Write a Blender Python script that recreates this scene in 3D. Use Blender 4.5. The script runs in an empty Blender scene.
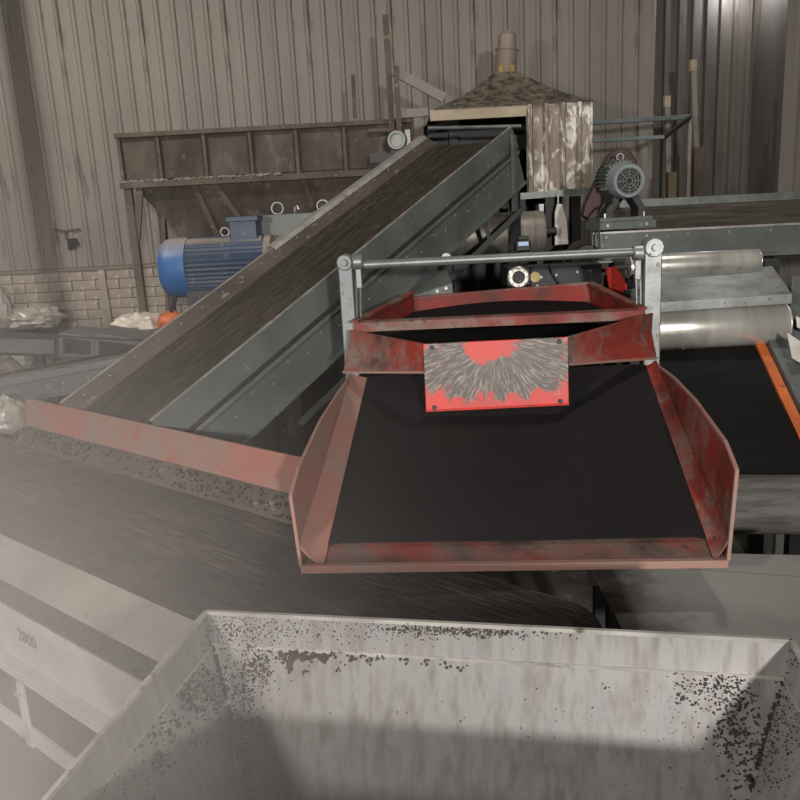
import bpy, bmesh, math, random
from mathutils import Vector as V, Matrix, noise

# ------------------------------------------------------------------ camera
SC = bpy.context.scene
COL = SC.collection
FPX, PITCH, ROLL = 800.0, 0.2345, 0.053
EYE = V((0, 0, 2.6))
_U = V((0, math.sin(PITCH), math.cos(PITCH)))
_F = V((0, math.cos(PITCH), -math.sin(PITCH)))
_X = V((1, 0, 0))
XC = math.cos(ROLL) * _X - math.sin(ROLL) * _U
YC = math.sin(ROLL) * _X + math.cos(ROLL) * _U
cam_d = bpy.data.cameras.new('camera')
cam = bpy.data.objects.new('camera', cam_d)
COL.objects.link(cam)
cam_d.sensor_width = 36
cam_d.lens = 36 * FPX / 800
cam_d.clip_start = 0.02
cam.matrix_world = Matrix(((XC.x, YC.x, -_F.x, EYE.x), (XC.y, YC.y, -_F.y, EYE.y), (XC.z, YC.z, -_F.z, EYE.z), (0, 0, 0, 1)))
SC.camera = cam

def ray(px, py):
    v = _F + XC * ((px - 400) / FPX) - YC * ((py - 400) / FPX)
    return v / v.y

def at(px, py, Y):
    """the point on the plane Y = const that this direction meets"""
    return EYE + ray(px, py) * Y

def atz(px, py, Z):
    v = ray(px, py)
    return EYE + v * ((Z - EYE.z) / v.z)

# ------------------------------------------------------------------ light
W = bpy.data.worlds.new('world')
SC.world = W
W.use_nodes = True
W.node_tree.nodes['Background'].inputs[0].default_value = (0.90, 0.86, 0.80, 1)
W.node_tree.nodes['Background'].inputs[1].default_value = 0.035
SC.view_settings.view_transform = 'Standard'
SC.view_settings.look = 'None'
SC.view_settings.exposure = 0.0
SC.view_settings.gamma = 1.0
SC.view_settings.use_curve_mapping = False

def lamp(name, kind, loc, target, energy, size=0.3, col=(1, 0.95, 0.88), spot=None, blend=0.4):
    d = bpy.data.lights.new(name, kind)
    d.energy = energy
    d.color = col
    if kind == 'AREA':
        d.shape = 'DISK'
        d.size = size
    else:
        d.shadow_soft_size = size
    if kind == 'SPOT':
        d.spot_size = spot
        d.spot_blend = blend
    o = bpy.data.objects.new(name, d)
    COL.objects.link(o)
    o.location = loc
    o.rotation_euler = (V(target) - V(loc)).to_track_quat('-Z', 'Y').to_euler()
    return o

lamp('work_floodlight', 'AREA', (1.0, -4.0, 3.2), (0.5, 4.0, 1.5), 500, 0.25, (1, 0.97, 0.92))
lamp('hall_lamp', 'AREA', (-4.9, 4.6, 6.4), (-4.7, 10.5, 3.6), 250, 0.3, (1, 0.93, 0.86))
lamp('hall_lamp', 'AREA', (2.2, 4.6, 7.2), (1.8, 7.5, 2.0), 100, 0.5, (1, 0.95, 0.88))
lamp('side_lamp', 'AREA', (-2.0, -0.9, 3.0), (-1.7, 2.6, 0.8), 215, 0.3, (1, 0.94, 0.89))
lamp('wall_lamp', 'POINT', tuple(at(740, -16, 10.95)), (4.5, 11.3, 3), 26, 0.08, (0.95, 0.96, 1.0))

# ------------------------------------------------------------------ materials
def L(h):
    c = [int(h[i:i + 2], 16) / 255 for i in (0, 2, 4)]
    return tuple((x / 12.92 if x <= 0.04045 else ((x + 0.055) / 1.055) ** 2.4) for x in c) + (1,)

class NT:
    def __init__(s, name):
        s.m = bpy.data.materials.new(name)
        s.m.use_nodes = True
        s.t = s.m.node_tree
        s.b = s.t.nodes['Principled BSDF']
        s.co = s.n('ShaderNodeTexCoord').outputs['Object']
    def n(s, k, **kw):
        x = s.t.nodes.new(k)
        for a, v in kw.items():
            setattr(x, a, v)
        return x
    def l(s, a, b):
        s.t.links.new(a, b)
    def map(s, scale=(1, 1, 1), rot=(0, 0, 0), loc=(0, 0, 0)):
        m = s.n('ShaderNodeMapping')
        m.inputs['Scale'].default_value = scale
        m.inputs['Rotation'].default_value = rot
        m.inputs['Location'].default_value = loc
        s.l(s.co, m.inputs[0])
        return m.outputs[0]
    def noise(s, vec, scale, detail=6, rough=0.6, dist=0.0):
        x = s.n('ShaderNodeTexNoise')
        x.inputs['Scale'].default_value = scale
        x.inputs['Detail'].default_value = detail
        x.inputs['Roughness'].default_value = rough
        x.inputs['Distortion'].default_value = dist
        s.l(vec, x.inputs['Vector'])
        return x.outputs[0]
    def ramp(s, fac, lo, hi, a=(0, 0, 0, 1), b=(1, 1, 1, 1)):
        r = s.n('ShaderNodeValToRGB')
        r.color_ramp.elements[0].position = lo
        r.color_ramp.elements[1].position = hi
        r.color_ramp.elements[0].color = a
        r.color_ramp.elements[1].color = b
        s.l(fac, r.inputs[0])
        return r.outputs[0]
    def mix(s, fac, a, b):
        x = s.n('ShaderNodeMix', data_type='RGBA')
        for i, v in ((0, fac), (6, a), (7, b)):
            if isinstance(v, (int, float, tuple)):
                x.inputs[i].default_value = v
            else:
                s.l(v, x.inputs[i])
        return x.outputs[2]
    def mul(s, a, b, op='MULTIPLY'):
        x = s.n('ShaderNodeMath', operation=op)
        for i, v in ((0, a), (1, b)):
            if isinstance(v, (int, float)):
                x.inputs[i].default_value = v
            else:
                s.l(v, x.inputs[i])
        return x.outputs[0]
    def bump(s, h, strength=0.3, dist=0.01):
        x = s.n('ShaderNodeBump')
        x.inputs['Strength'].default_value = strength
        x.inputs['Distance'].default_value = dist
        s.l(h, x.inputs['Height'])
        s.l(x.outputs[0], s.b.inputs['Normal'])
    def fin(s, col, rough, metal=0.0, spec=0.5):
        s.b.inputs['Specular IOR Level'].default_value = spec
        if isinstance(col, tuple):
            s.b.inputs['Base Color'].default_value = col
        else:
            s.l(col, s.b.inputs['Base Color'])
        if isinstance(rough, (int, float)):
            s.b.inputs['Roughness'].default_value = rough
        else:
            s.l(rough, s.b.inputs['Roughness'])
        s.b.inputs['Metallic'].default_value = metal
        return s.m

def mat(name, c1, c2, scale=3.0, lo=0.4, hi=0.62, rough=0.6, metal=0.0, stretch=(1, 1, 1), c3=None, sp=18.0, thr=0.58,
        soft=0.06, bump=0.25, bd=0.004, rot=(0, 0, 0), spec=.5):
    """two worn tones in large patches, a third in small flecks, fine relief"""
    t = NT(name)
    v = t.map(stretch, rot)
    n1 = t.noise(v, scale, 8, 0.62)
    col = t.mix(t.ramp(n1, lo, hi), L(c1), L(c2))
    n2 = t.noise(v, sp, 6, 0.65)
    if c3:
        col = t.mix(t.ramp(n2, thr, thr + soft), col, L(c3))
    if bump:
        t.bump(n2, bump, bd)
    return t.fin(col, rough, metal, spec)

M = {}
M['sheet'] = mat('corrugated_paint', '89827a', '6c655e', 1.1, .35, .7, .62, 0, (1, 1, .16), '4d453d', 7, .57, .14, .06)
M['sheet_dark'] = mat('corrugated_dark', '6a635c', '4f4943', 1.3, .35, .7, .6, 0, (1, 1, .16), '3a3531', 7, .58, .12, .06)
M['brick'] = mat('dusty_brick', 'a0958a', '8a7f74', 2.2, .35, .65, .95, 0, (1, 1, 1), 'b5aaa0', 14, .55, .1, .5, .006)
M['mortar'] = mat('mortar', '82786d', '6f665c', 4, .35, .65, .95)
M['concrete'] = mat('dusty_concrete', '4a453f', '332f2b', 1.6, .35, .65, .9, 0, (1, 1, 1), '6b645c', 10, .6, .1)
M['rust'] = mat('rusty_plate', '564b42', '352d27', 2.2, .38, .62, .8, 0, (1, 1, .6), '6d635a', 6, .55, .16, .3)
M['rust_frame'] = mat('rusty_frame', '5e5248', '473d34', 3, .35, .65, .8, 0, (1, 1, 1), '86796c', 12, .62, .1)
M['blue'] = mat('blue_enamel', '24568f', '33608f', 3, .4, .7, .45, 0, (1, 1, 1), '6d8aa8', 9, .62, .12, .1)
def dusted(m, lo=.35, hi=.95, dust='8f8a84'):
    nt = m.node_tree
    g = nt.nodes.new('ShaderNodeNewGeometry')
    sp = nt.nodes.new('ShaderNodeSeparateXYZ')
    nt.links.new(g.outputs['Normal'], sp.inputs[0])
    r = nt.nodes.new('ShaderNodeValToRGB')
    r.color_ramp.elements[0].position, r.color_ramp.elements[1].position = lo, hi
    nt.links.new(sp.outputs[2], r.inputs[0])
    bc = nt.nodes['Principled BSDF'].inputs['Base Color']
    src = bc.links[0].from_socket
    x = nt.nodes.new('ShaderNodeMix')
    x.data_type = 'RGBA'
    nt.links.new(r.outputs[0], x.inputs[0])
    nt.links.new(src, x.inputs[6])
    x.inputs[7].default_value = L(dust)
    nt.links.new(x.outputs[2], bc)
dusted(M['blue'])
M['blue_dark'] = mat('blue_grey_enamel', '2b3a50', '374456', 3, .4, .7, .5, 0, (1, 1, 1), '76808c', 10, .62, .12, .1)
M['dust'] = mat('settled_dust', '8d847b', '746c64', 5, .35, .65, 1.0)
M['grey'] = mat('grey_machine_paint', '5f6462', '4c504e', 2.5, .35, .7, .5, .1, (1, 1, 1), '807c76', 14, .62, .1, .12)
M['grey_light'] = mat('pale_grey_paint', '7f8787', '676e6e', 3, .35, .7, .5, .1, (1, 1, 1), '5d5a54', 16, .62, .06, .2)
M['grey_dark'] = mat('dark_steel', '35373a', '28292b', 3, .35, .7, .55, .2, (1, 1, 1), '5a5753', 15, .66, .1, .15)
M['black'] = mat('black_steel', '17181a', '101112', 4, .4, .7, .5, .1, (1, 1, 1), '34322f', 15, .68, .1, .15)
M['rail'] = mat('worn_bright_rail', 'b3b0a9', '8a8680', 6, .35, .7, .4, .5, (1, 1, 1), '5f5b55', 20, .6, .1, .15)
M['skirt'] = mat('dirty_brown_skirt', '4f463c', '3a342d', 3, .35, .65, .75, 0, (.5, 1, 1), '786d60', 16, .6, .1)
M['speck'] = mat('stuck_crumb', '3a3431', '27221f', 20, .35, .65, .95, spec=.15)
M['debris'] = mat('crumb_rubber', '2a2622', '15130f', 20, .35, .65, .9, 0, (1, 1, 1), '5c544b', 60, .6, .08, 1, .02)
M['chrome'] = mat('polished_drum', 'dedad2', 'b8b4ac', 1.2, .35, .7, .3, .6, (6, .4, .4), '8c887f', 5, .62, .2, .03)
M['drum'] = mat('dull_drum', 'a39c92', '7f776d', 2, .35, .7, .42, .55, (10, .5, .5), '645c52', 5, .6, .2, .05)
M['galv'] = mat('galvanised_steel', 'a7aaa8', '7d7f7d', 6, .35, .7, .42, .55, (1, 1, 1), '57544f', 22, .6, .06, .3)
M['pipe'] = mat('grey_pipe', '7d817e', '62655f', 6, .35, .7, .42, .45, (1, 1, 1), '4b463f', 16, .62, .1, .1)
M['rim_cream'] = mat('cream_beam', 'a89a84', '8f826e', 4, .35, .7, .65, 0, (1, 1, 1), '7d7261', 14, .66, .06)
M['orange'] = mat('orange_strip', 'c2632a', 'a04f22', 5, .35, .7, .6, 0, (1, 1, 1), '5c3a26', 18, .62, .06)
M['film'] = mat('dusty_film', '9a938b', '6f675f', 7, .35, .7, .3, 0, (1, 1, 1), 'c4bdb4', 9, .62, .08, .4)
M['white'] = mat('white_film', 'dcd8d2', 'bcb6ae', 5, .35, .7, .5, 0, (1, 1, 1), '9a938a', 10, .62, .1, .3)
M['plaque'] = mat('brass_plaque', 'a18d5e', '7e6d46', 8, .35, .7, .4, .4)
M['screen'] = mat('blue_label', '9fb8dc', '8aa6d0', 8, .35, .7, .4)
M['wood'] = mat('grimy_wood', '7a6a55', '5d5040', 4, .35, .7, .8, 0, (1, 1, .2), '93836b', 16, .62, .1)
M['darkred'] = mat('oxide_red_guard', '3f2522', '2f1d1b', 4, .35, .7, .55, 0, (1, 1, 1), '6f554a', 14, .62, .1)
M['bag'] = mat('plastic_sack', 'cfc6ba', 'a79a8a', 4, .35, .7, .5, 0, (1, 1, 1), '8d7f6d', 10, .62, .1, .2)
M['chalk'] = mat('chalk', '35312c', '45403a', 10, .35, .7, .9)
M['yellow'] = mat('yellow_patch', '8f7a34', '6d5c30', 8, .35, .7, .6)

def red_mat(name, wear, dust='7d7067', a='93281c', b='61241c', grime='3a2b27'):
    t = NT(name)
    v = t.map()
    n = t.noise(v, 3.2, 9, .66)
    col = t.mix(t.ramp(n, .3, .7), L(a), L(b))
    n3 = t.noise(v, 2.3, 10, .72, .4)
    col = t.mix(t.ramp(n3, wear, wear + .14), col, L(dust))
    n4 = t.noise(v, 6.1, 8, .7)
    col = t.mix(t.ramp(n4, .5, .72), col, L(grime))
    n2 = t.noise(v, 26, 6, .7)
    col = t.mix(t.ramp(n2, .60, .66), col, L(grime))
    t.bump(n2, .25, .004)
    return t.fin(col, .6, 0, .35)
M['red'] = red_mat('worn_red_paint', .55)
M['red_bright'] = red_mat('bright_red_paint', .62, '8d8075', 'c5281b', 'a8271b', '5c2a22')
M['red_dusty'] = red_mat('dusty_red_paint', .44, '75655c', '8c2b20', '64302a')
M['red_grime'] = red_mat('grimy_red_paint', .40, '54463f', '7a2a20', '4c2c27', '2c2422')
M['red_pink'] = mat('dusted_pink_red', '8f5c51', '7d6a60', 3, .35, .65, .7, 0, (1, 1, 1), '93443a', 8, .58, .12, .2)

def plate_mat():
    """red plate scoured bare in a broad patch by falling crumb, the bare steel rayed"""
    t = NT('scoured_red_plate')
    v = t.map()
    sep = t.n('ShaderNodeSeparateXYZ')
    t.l(v, sep.inputs[0])
    # ellipse around the upper middle
    ex = t.mul(sep.outputs[0], 2.25)
    ez = t.mul(t.mul(sep.outputs[2], 0.06, 'SUBTRACT'), 5.7)
    d = t.mul(t.mul(ex, ex), t.mul(ez, ez), 'ADD')
    n = t.noise(t.map((1, 1, .8)), 11, 10, .75)
    e = t.mul(d, t.mul(t.mul(n, .5, 'SUBTRACT'), 3.4), 'ADD')
    bare = t.ramp(e, .75, 1.0, (1, 1, 1, 1), (0, 0, 0, 1))
    # scour marks fan out from the middle of the top edge
    zz_ = t.mul(sep.outputs[2], .16, 'SUBTRACT')
    ang = t.mul(sep.outputs[0], zz_, 'ARCTAN2')
    rad = t.mul(t.mul(t.mul(sep.outputs[0], sep.outputs[0]), t.mul(zz_, zz_), 'ADD'), .5, 'POWER')
    cmb = t.n('ShaderNodeCombineXYZ')
    t.l(t.mul(ang, 13.0), cmb.inputs[0])
    t.l(t.mul(rad, 7.0), cmb.inputs[1])
    rays = t.noise(cmb.outputs[0], 2.2, 7, .7, .5)
    steel = t.mix(t.ramp(rays, .48, .68), L('3d3531'), L('95897c'))
    red = t.mix(t.ramp(t.noise(v, 6, 7, .65), .35, .7), L('bf261a'), L('a32318'))
    red = t.mix(t.ramp(t.noise(v, 15, 8, .7), .60, .68), red, L('8b7c70'))
    # paint left at the middle of the top edge, between two scoured lobes
    lx = t.mul(t.mul(sep.outputs[0], .02, 'ADD'), 8.0)
    lz = t.mul(t.mul(sep.outputs[2], .17, 'SUBTRACT'), 9.0)
    e2_ = t.mul(t.mul(t.mul(lx, lx), t.mul(lz, lz), 'ADD'), t.mul(t.mul(n, .5, 'SUBTRACT'), 4.5), 'ADD')
    keep = t.ramp(e2_, .7, 1.0, (1, 1, 1, 1), (0, 0, 0, 1))
    bare = t.mul(bare, t.mul(1.0, keep, 'SUBTRACT'))
    col = t.mix(bare, red, steel)
    t.bump(n, .2, .004)
    return t.fin(col, .5, 0)
M['plate'] = plate_mat()

def belt_mat(name, a, b, c, rough=.75, amt=(.45, .75)):
    """rubber belt with crumb dust dragged out along its run (local x)"""
    t = NT(name)
    n1 = t.noise(t.map((.5, 6, 6)), 3.5, 8, .65)
    col = t.mix(t.ramp(n1, .36, .64), L(a), L(b))
    n2 = t.noise(t.map((1.6, 26, 26)), 4.0, 6, .6)
    n3 = t.noise(t.map((1, 2, 1)), 1.1, 4, .6)
    col = t.mix(t.mul(t.ramp(n2, amt[0] + .1, amt[1]), t.ramp(n3, .3, .75)), col, L(c))
    t.bump(n2, .25, .006)
    return t.fin(col, rough, 0, .2)
M['belt'] = belt_mat('dusty_belt', '38332a', '1f1b17', '7a6e5e', .75, (.40, .72))
M['belt_low'] = belt_mat('crumb_covered_belt', '332c27', '1f1b18', '83756a', .75, (.36, .70))
M['belt_black'] = belt_mat('black_belt', '0f0f0f', '0a0a0a', '2c2926', .7, (.55, .9))
M['belt_grey'] = belt_mat('grey_belt_end', '6f6d69', '4e4b48', '8c8984')
M['liner'] = mat('black_rubber_liner', '1c191a', '141213', 2.2, .35, .65, .7, 0, (1, .6, 1), '2a2524', 9, .64, .2, .3, .006, spec=.15)
M['bed'] = mat('black_crumb', '141213', '0b0a0a', 9, .35, .65, .9, 0, (1, 1, 1), '26211f', 40, .6, .1, .8, .01, spec=.1)
M['inner_belt'] = belt_mat('brown_trough', '4a443c', '2d2925', '77706a')

def hopper_mat():
    """galvanised hopper sheet: streaks running down, black crumbs stuck in patches"""
    t = NT('crumb_specked_steel')
    n1 = t.noise(t.map((7, 7, .5)), 2.6, 6, .6)
    col = t.mix(t.ramp(n1, .35, .68), L('878583'), L('737070'))
    n2 = t.noise(t.map((14, 14, .12)), 3.0, 5, .55)
    col = t.mix(t.ramp(n2, .45, .75), col, L('68635f'))
    t.bump(n1, .05, .004)
    rgh = t.ramp(n1, .3, .7, (.34, .34, .34, 1), (.5, .5, .5, 1))
    return t.fin(col, rgh, .45)
M['hopper'] = hopper_mat()
M['channel'] = mat('pale_channel_steel', 'a9a7a1', '8c8882', 2.2, .35, .7, .5, .25, (1, 1, 1), '5a534d', 12, .66, .08, .15)
def deck_mat():
    t = NT('smooth_grey_deck')
    n1 = t.noise(t.map(), 1.6, 7, .6)
    col = t.mix(t.ramp(n1, .35, .7), L('969590'), L('82807c'))
    sep = t.n('ShaderNodeSeparateXYZ')
    t.l(t.co, sep.inputs[0])
    n2 = t.noise(t.map((1, 1, 1)), 5, 8, .7)
    f = t.mul(t.mul(sep.outputs[0], 1.5), t.mul(n2, .9), 'ADD')       # crumb dust thins out away from the belt end
    col = t.mix(t.ramp(f, -.1, .42, (1, 1, 1, 1), (0, 0, 0, 1)), col, L('322c28'))
    return t.fin(col, .45, .25)
M['deck'] = deck_mat()
M['skirt_grey'] = mat('stained_grey_skirt', '8d8880', '6b655e', 1.8, .38, .66, .55, .2, (1, 1, 1), '4b443e', 5, .62, .1, .15)

def hood_mat():
    t = NT('peeling_hood_sheet')
    n1 = t.noise(t.map((5, 5, .9)), 2.4, 8, .68)
    col = t.mix(t.ramp(n1, .35, .66), L('6e6055'), L('94897d'))
    n2 = t.noise(t.map((3, 3, 1.1)), 3.6, 8, .7, .8)
    col = t.mix(t.ramp(n2, .50, .60), col, L('d9d4cb'))
    n3 = t.noise(t.map((4, 4, 1)), 5, 7, .7)
    col = t.mix(t.ramp(n3, .58, .66), col, L('3f362f'))
    return t.fin(col, .6, .1)
M['hood'] = hood_mat()
M['roof'] = mat('soot_crusted_roof', '695f51', '4a4238', 7, .38, .62, .85, 0, (1, 1, 1), '241f1a', 14, .48, .16, .5, .01)
M['duct'] = mat('grimy_duct', '84776a', '63584d', 4, .35, .7, .6, .1, (1, 1, .5), '51473d', 9, .6, .12)

# ------------------------------------------------------------------ builders
FR = {}          # frame of each thing, handed on to its parts

def frame(o=(0, 0, 0), x=(1, 0, 0), y=(0, 1, 0)):
    x = V(x).normalized()
    y = V(y)
    y = (y - x * y.dot(x)).normalized()
    z = x.cross(y)
    return Matrix(((x.x, y.x, z.x, o[0]), (x.y, y.y, z.y, o[1]), (x.z, y.z, z.z, o[2]), (0, 0, 0, 1)))

def tag(o, label=None, cat=None, group=None, kind=None):
    for k, v in (('label', label), ('category', cat), ('group', group), ('kind', kind)):
        if v:
            o[k] = v
    return o

def thing(name, label, cat, fr=None, group=None):
    fr = fr if isinstance(fr, Matrix) else Matrix.Translation(V(fr or (0, 0, 0)))
    o = bpy.data.objects.new(name, None)
    o.empty_display_size = .1
    COL.objects.link(o)
    o.matrix_world = fr
    FR[o.name] = fr
    return tag(o, label, cat, group)

class MB:
    """collects shapes in world space (or in the frame fr) and links them as one mesh"""
    def __init__(s, fr=None):
        s.v, s.f, s.fr = [], [], fr
    def _a(s, pts):
        k = len(s.v)
        s.v += [V(p) for p in pts]
        return k
    def face(s, pts):
        k = s._a(pts)
        s.f.append(tuple(range(k, k + len(pts))))
        return s
    def extr(s, pts, d):
        pts = [V(p) for p in pts]
        n = len(pts)
        k = s._a(pts + [p + V(d) for p in pts])
        s.f.append(tuple(range(k, k + n)))
        s.f.append(tuple(k + n + i for i in reversed(range(n))))
        for i in range(n):
            j = (i + 1) % n
            s.f.append((k + i, k + n + i, k + n + j, k + j))
        return s
    def plate(s, pts, t):
        pts = [V(p) for p in pts]
        nn = V((0, 0, 0))
        for i in range(len(pts)):
            nn += pts[i].cross(pts[(i + 1) % len(pts)])
        return s.extr(pts, nn.normalized() * -t)
    def box(s, lo, hi):
        a, b = V(lo), V(hi)
        return s.extr([(a.x, a.y, a.z), (b.x, a.y, a.z), (b.x, b.y, a.z), (a.x, b.y, a.z)], (0, 0, b.z - a.z))
    def bar(s, a, b, w, h=None, up=(0, 0, 1)):
        a, b, h = V(a), V(b), h or w
        d = (b - a).normalized()
        u = V(up) - d * V(up).dot(d)
        if u.length < 1e-4:
            u = V((0, 1, 0)) - d * d.y
        u.normalize()
        r = d.cross(u)
        return s.extr([a + r * w / 2 * i + u * h / 2 * j for i, j in ((-1, -1), (1, -1), (1, 1), (-1, 1))], b - a)
    def lathe(s, o, ax, prof, n=20):
        o, ax = V(o), V(ax).normalized()
        u = ax.orthogonal().normalized()
        w = ax.cross(u)
        rings = []
        for t, r in prof:
            if r < 1e-6:
                rings.append([s._a([o + ax * t])])
            else:
                k = s._a([o + ax * t + (u * math.cos(2 * math.pi * i / n) + w * math.sin(2 * math.pi * i / n)) * r for i in range(n)])
                rings.append(list(range(k, k + n)))
        for A, B in zip(rings, rings[1:]):
            for i in range(n):
                j = (i + 1) % n
                if len(A) == 1 and len(B) == 1:
                    continue
                if len(A) == 1:
                    s.f.append((A[0], B[j], B[i]))
                elif len(B) == 1:
                    s.f.append((A[i], A[j], B[0]))
                else:
                    s.f.append((A[i], A[j], B[j], B[i]))
        return s
    def cyl(s, a, b, r, r2=None, n=16):
        a, b = V(a), V(b)
        h = (b - a).length
        return s.lathe(a, b - a, [(0, 0), (0, r), (h, r if r2 is None else r2), (h, 0)], n)
    def tube(s, path, r, n=8):
        path = [V(p) for p in path]
        rings = []
        prev = None
        for i, p in enumerate(path):
            d = (path[min(i + 1, len(path) - 1)] - path[max(i - 1, 0)]).normalized()
            u = d.orthogonal() if prev is None else prev - d * prev.dot(d)
            u.normalize()
            prev = u
            w = d.cross(u)
            k = s._a([p + (u * math.cos(2 * math.pi * j / n) + w * math.sin(2 * math.pi * j / n)) * r for j in range(n)])
            rings.append(k)
        for A, B in zip(rings, rings[1:]):
            for j in range(n):
                m = (j + 1) % n
                s.f.append((A + j, A + m, B + m, B + j))
        s.f.append(tuple(rings[0] + j for j in reversed(range(n))))
        s.f.append(tuple(rings[-1] + j for j in range(n)))
        return s
    def torus(s, c, ax, R, r, n=16, m=6):
        c, ax = V(c), V(ax).normalized()
        u = ax.orthogonal().normalized()
        w = ax.cross(u)
        k = len(s.v)
        for i in range(n):
            e = u * math.cos(2 * math.pi * i / n) + w * math.sin(2 * math.pi * i / n)
            for j in range(m):
                a = 2 * math.pi * j / m
                s.v.append(c + e * (R + r * math.cos(a)) + ax * r * math.sin(a))
        for i in range(n):
            for j in range(m):
                s.f.append((k + i * m + j, k + ((i + 1) % n) * m + j, k + ((i + 1) % n) * m + (j + 1) % m, k + i * m + (j + 1) % m))
        return s
    def grid(s, fn, nu, nv):
        k = s._a([fn(i / nu, j / nv) for i in range(nu + 1) for j in range(nv + 1)])
        for i in range(nu):
            for j in range(nv):
                a = k + i * (nv + 1) + j
                s.f.append((a, a + nv + 1, a + nv + 2, a + 1))
        return s
    def build(s, name, m, parent=None, bevel=0, local=False, solid=0, kind=None):
        """local: the shapes are already in the parent's frame"""
        fr = FR[parent.name] if parent is not None else Matrix.Identity(4)
        if parent is None and s.fr is not None:
            fr = s.fr
        vs = s.v
        if not local:
            inv = fr.inverted()
            vs = [inv @ p for p in s.v]
        me = bpy.data.meshes.new(name)
        me.from_pydata([tuple(p) for p in vs], [], s.f)
        bm = bmesh.new()
        bm.from_mesh(me)
        if len(bm.faces) < 60000:
            bmesh.ops.remove_doubles(bm, verts=bm.verts, dist=1e-5)
        bmesh.ops.recalc_face_normals(bm, faces=bm.faces)
        for e in bm.edges:
            e.smooth = len(e.link_faces) == 2 and e.calc_face_angle(0) < 0.62
        for q in bm.faces:
            q.smooth = True
        bm.to_mesh(me)
        bm.free()
        me.materials.append(M[m] if isinstance(m, str) else m)
        o = bpy.data.objects.new(name, me)
        COL.objects.link(o)
        if parent is not None:
            o.parent = parent
            FR[o.name] = fr
        else:
            o.matrix_world = fr
            FR[o.name] = fr
        if solid:
            md = o.modifiers.new('thickness', 'SOLIDIFY')
            md.thickness = solid
            md.offset = 0
        if bevel:
            md = o.modifiers.new('edges', 'BEVEL')
            md.width = bevel
            md.segments = 2
            md.limit_method = 'ANGLE'
            md.angle_limit = .7
            md.harden_normals = True
        if kind:
            o['kind'] = kind
        return o

def share(src, parent=None, loc=(0, 0, 0)):
    c = src.copy()
    COL.objects.link(c)
    c.parent = parent
    c.location = loc
    return c

def bolts(fr, pts, nrm, r=.011, h=.008):
    b = MB()
    for p in pts:
        q = fr @ V(p)
        d = (fr.to_3x3() @ V(nrm)).normalized()
        b.cyl(q, q + d * h, r, r * .8, 6)
    return b

# ------------------------------------------------------------------ the hall
YW = 10.5
fl = MB(Matrix.Identity(4)).box((-9, -5, -.1), (9, 13.5, 0)).build('floor', 'concrete')
tag(fl, kind='structure', label='dark dusty concrete floor of the hall', cat='floor')

def corr(x0, x1, z0, z1, pitch=.2, depth=.022, wid=.035):
    prof = []
    x = x0
    while x < x1 - 1e-4:
        f = pitch - wid - 2 * .018
        prof += [(x, 0), (x + f, 0), (x + f + .018, -depth), (x + f + .018 + wid, -depth)]
        x += pitch
    prof.append((x1, 0))
    b = MB()
    for (xa, ya), (xb, yb) in zip(prof, prof[1:]):
        b.face([(xa, ya, z0), (xb, yb, z0), (xb, yb, z1), (xa, ya, z1)])
    return b

ZB = 2.08
wb = thing('wall_back', 'back wall of corrugated sheets above a brick base', 'wall', (0, YW, 0))
wb['kind'] = 'structure'
XR0 = at(654, 100, YW).x          # sheets end here, a darker recess begins
MB().box((-9, YW + .04, 0), (XR0, YW + .3, ZB - .03)).build('mortar_bed', 'mortar', wb)
sh0 = corr(0, 1.0, ZB, 7.2).build('corrugated_sheet', 'sheet', wb, local=True)
sh0.location = (XR0 - 1.0, -.01, 0)
k = 2
while XR0 - k > -9.2:
    share(sh0, wb, (XR0 - k, -.01 - .004 * (k % 2), 0))
    k += 1
# base course ledge under the sheets, and the bricks
MB().box((-9, YW - .045, ZB - .045), (XR0, YW + .06, ZB - .005)).build('ledge', 'mortar', wb)
bm_ = MB().box((-.149, 0, -.060), (.149, .08, .060)).build('brick', 'brick', wb, bevel=.006, local=True)
first = True
random.seed(4)
for r in range(11):
    z = ZB - .11 - r * .126
    for i in range(16):
        x = -6.3 + i * .305 + (r % 2) * .152
        if first:
            o, first = bm_, False
        else:
            o = share(bm_, wb)
        o.location = (x, -.02 + random.uniform(-.008, .008), z)
        o.rotation_euler = (0, random.uniform(-.012, .012), random.uniform(-.01, .01))
# whitewashed timber batten fixed over the bricks
MB().plate([at(98, 270, YW - .06), at(104, 270, YW - .06), at(113, 330, YW - .06), at(104, 330, YW - .06)], -.03).build('batten', 'brick', wb)

wr = thing('wall_recess', 'darker ribbed sheets set back at the right of the back wall', 'wall', (0, YW + .8, 0))
wr['kind'] = 'structure'
XR1 = at(766, 100, YW + .8).x
xs = XR0 - .1
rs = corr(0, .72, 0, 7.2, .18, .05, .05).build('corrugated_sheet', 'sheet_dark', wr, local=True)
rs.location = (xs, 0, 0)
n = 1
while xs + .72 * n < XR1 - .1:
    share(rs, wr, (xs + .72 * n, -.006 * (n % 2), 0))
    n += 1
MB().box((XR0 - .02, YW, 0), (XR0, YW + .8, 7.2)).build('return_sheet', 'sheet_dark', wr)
XR2 = at(783, 100, YW - .1).x
w3 = thing('wall_right', 'pale corrugated sheets at the right end of the back wall', 'wall', (0, YW - .1, 0))
w3['kind'] = 'structure'
rs = corr(0, 1.0, 0, 7.2, .2, .022, .035).build('corrugated_sheet', 'sheet', w3, local=True)
rs.location = (XR2, 0, 0)
for i in (1, 2, 3):
    share(rs, w3, (XR2 + i, 0, 0))
MB().box((XR2, YW - .09, 0), (XR2 + .03, YW + 1.9, 7.2)).build('return_sheet', 'sheet_dark', w3)
MB().box((XR1 - .2, YW + 2, 0), (9, YW + 2.05, 7.2)).build('outer_sheet', 'sheet_dark', w3)
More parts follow.
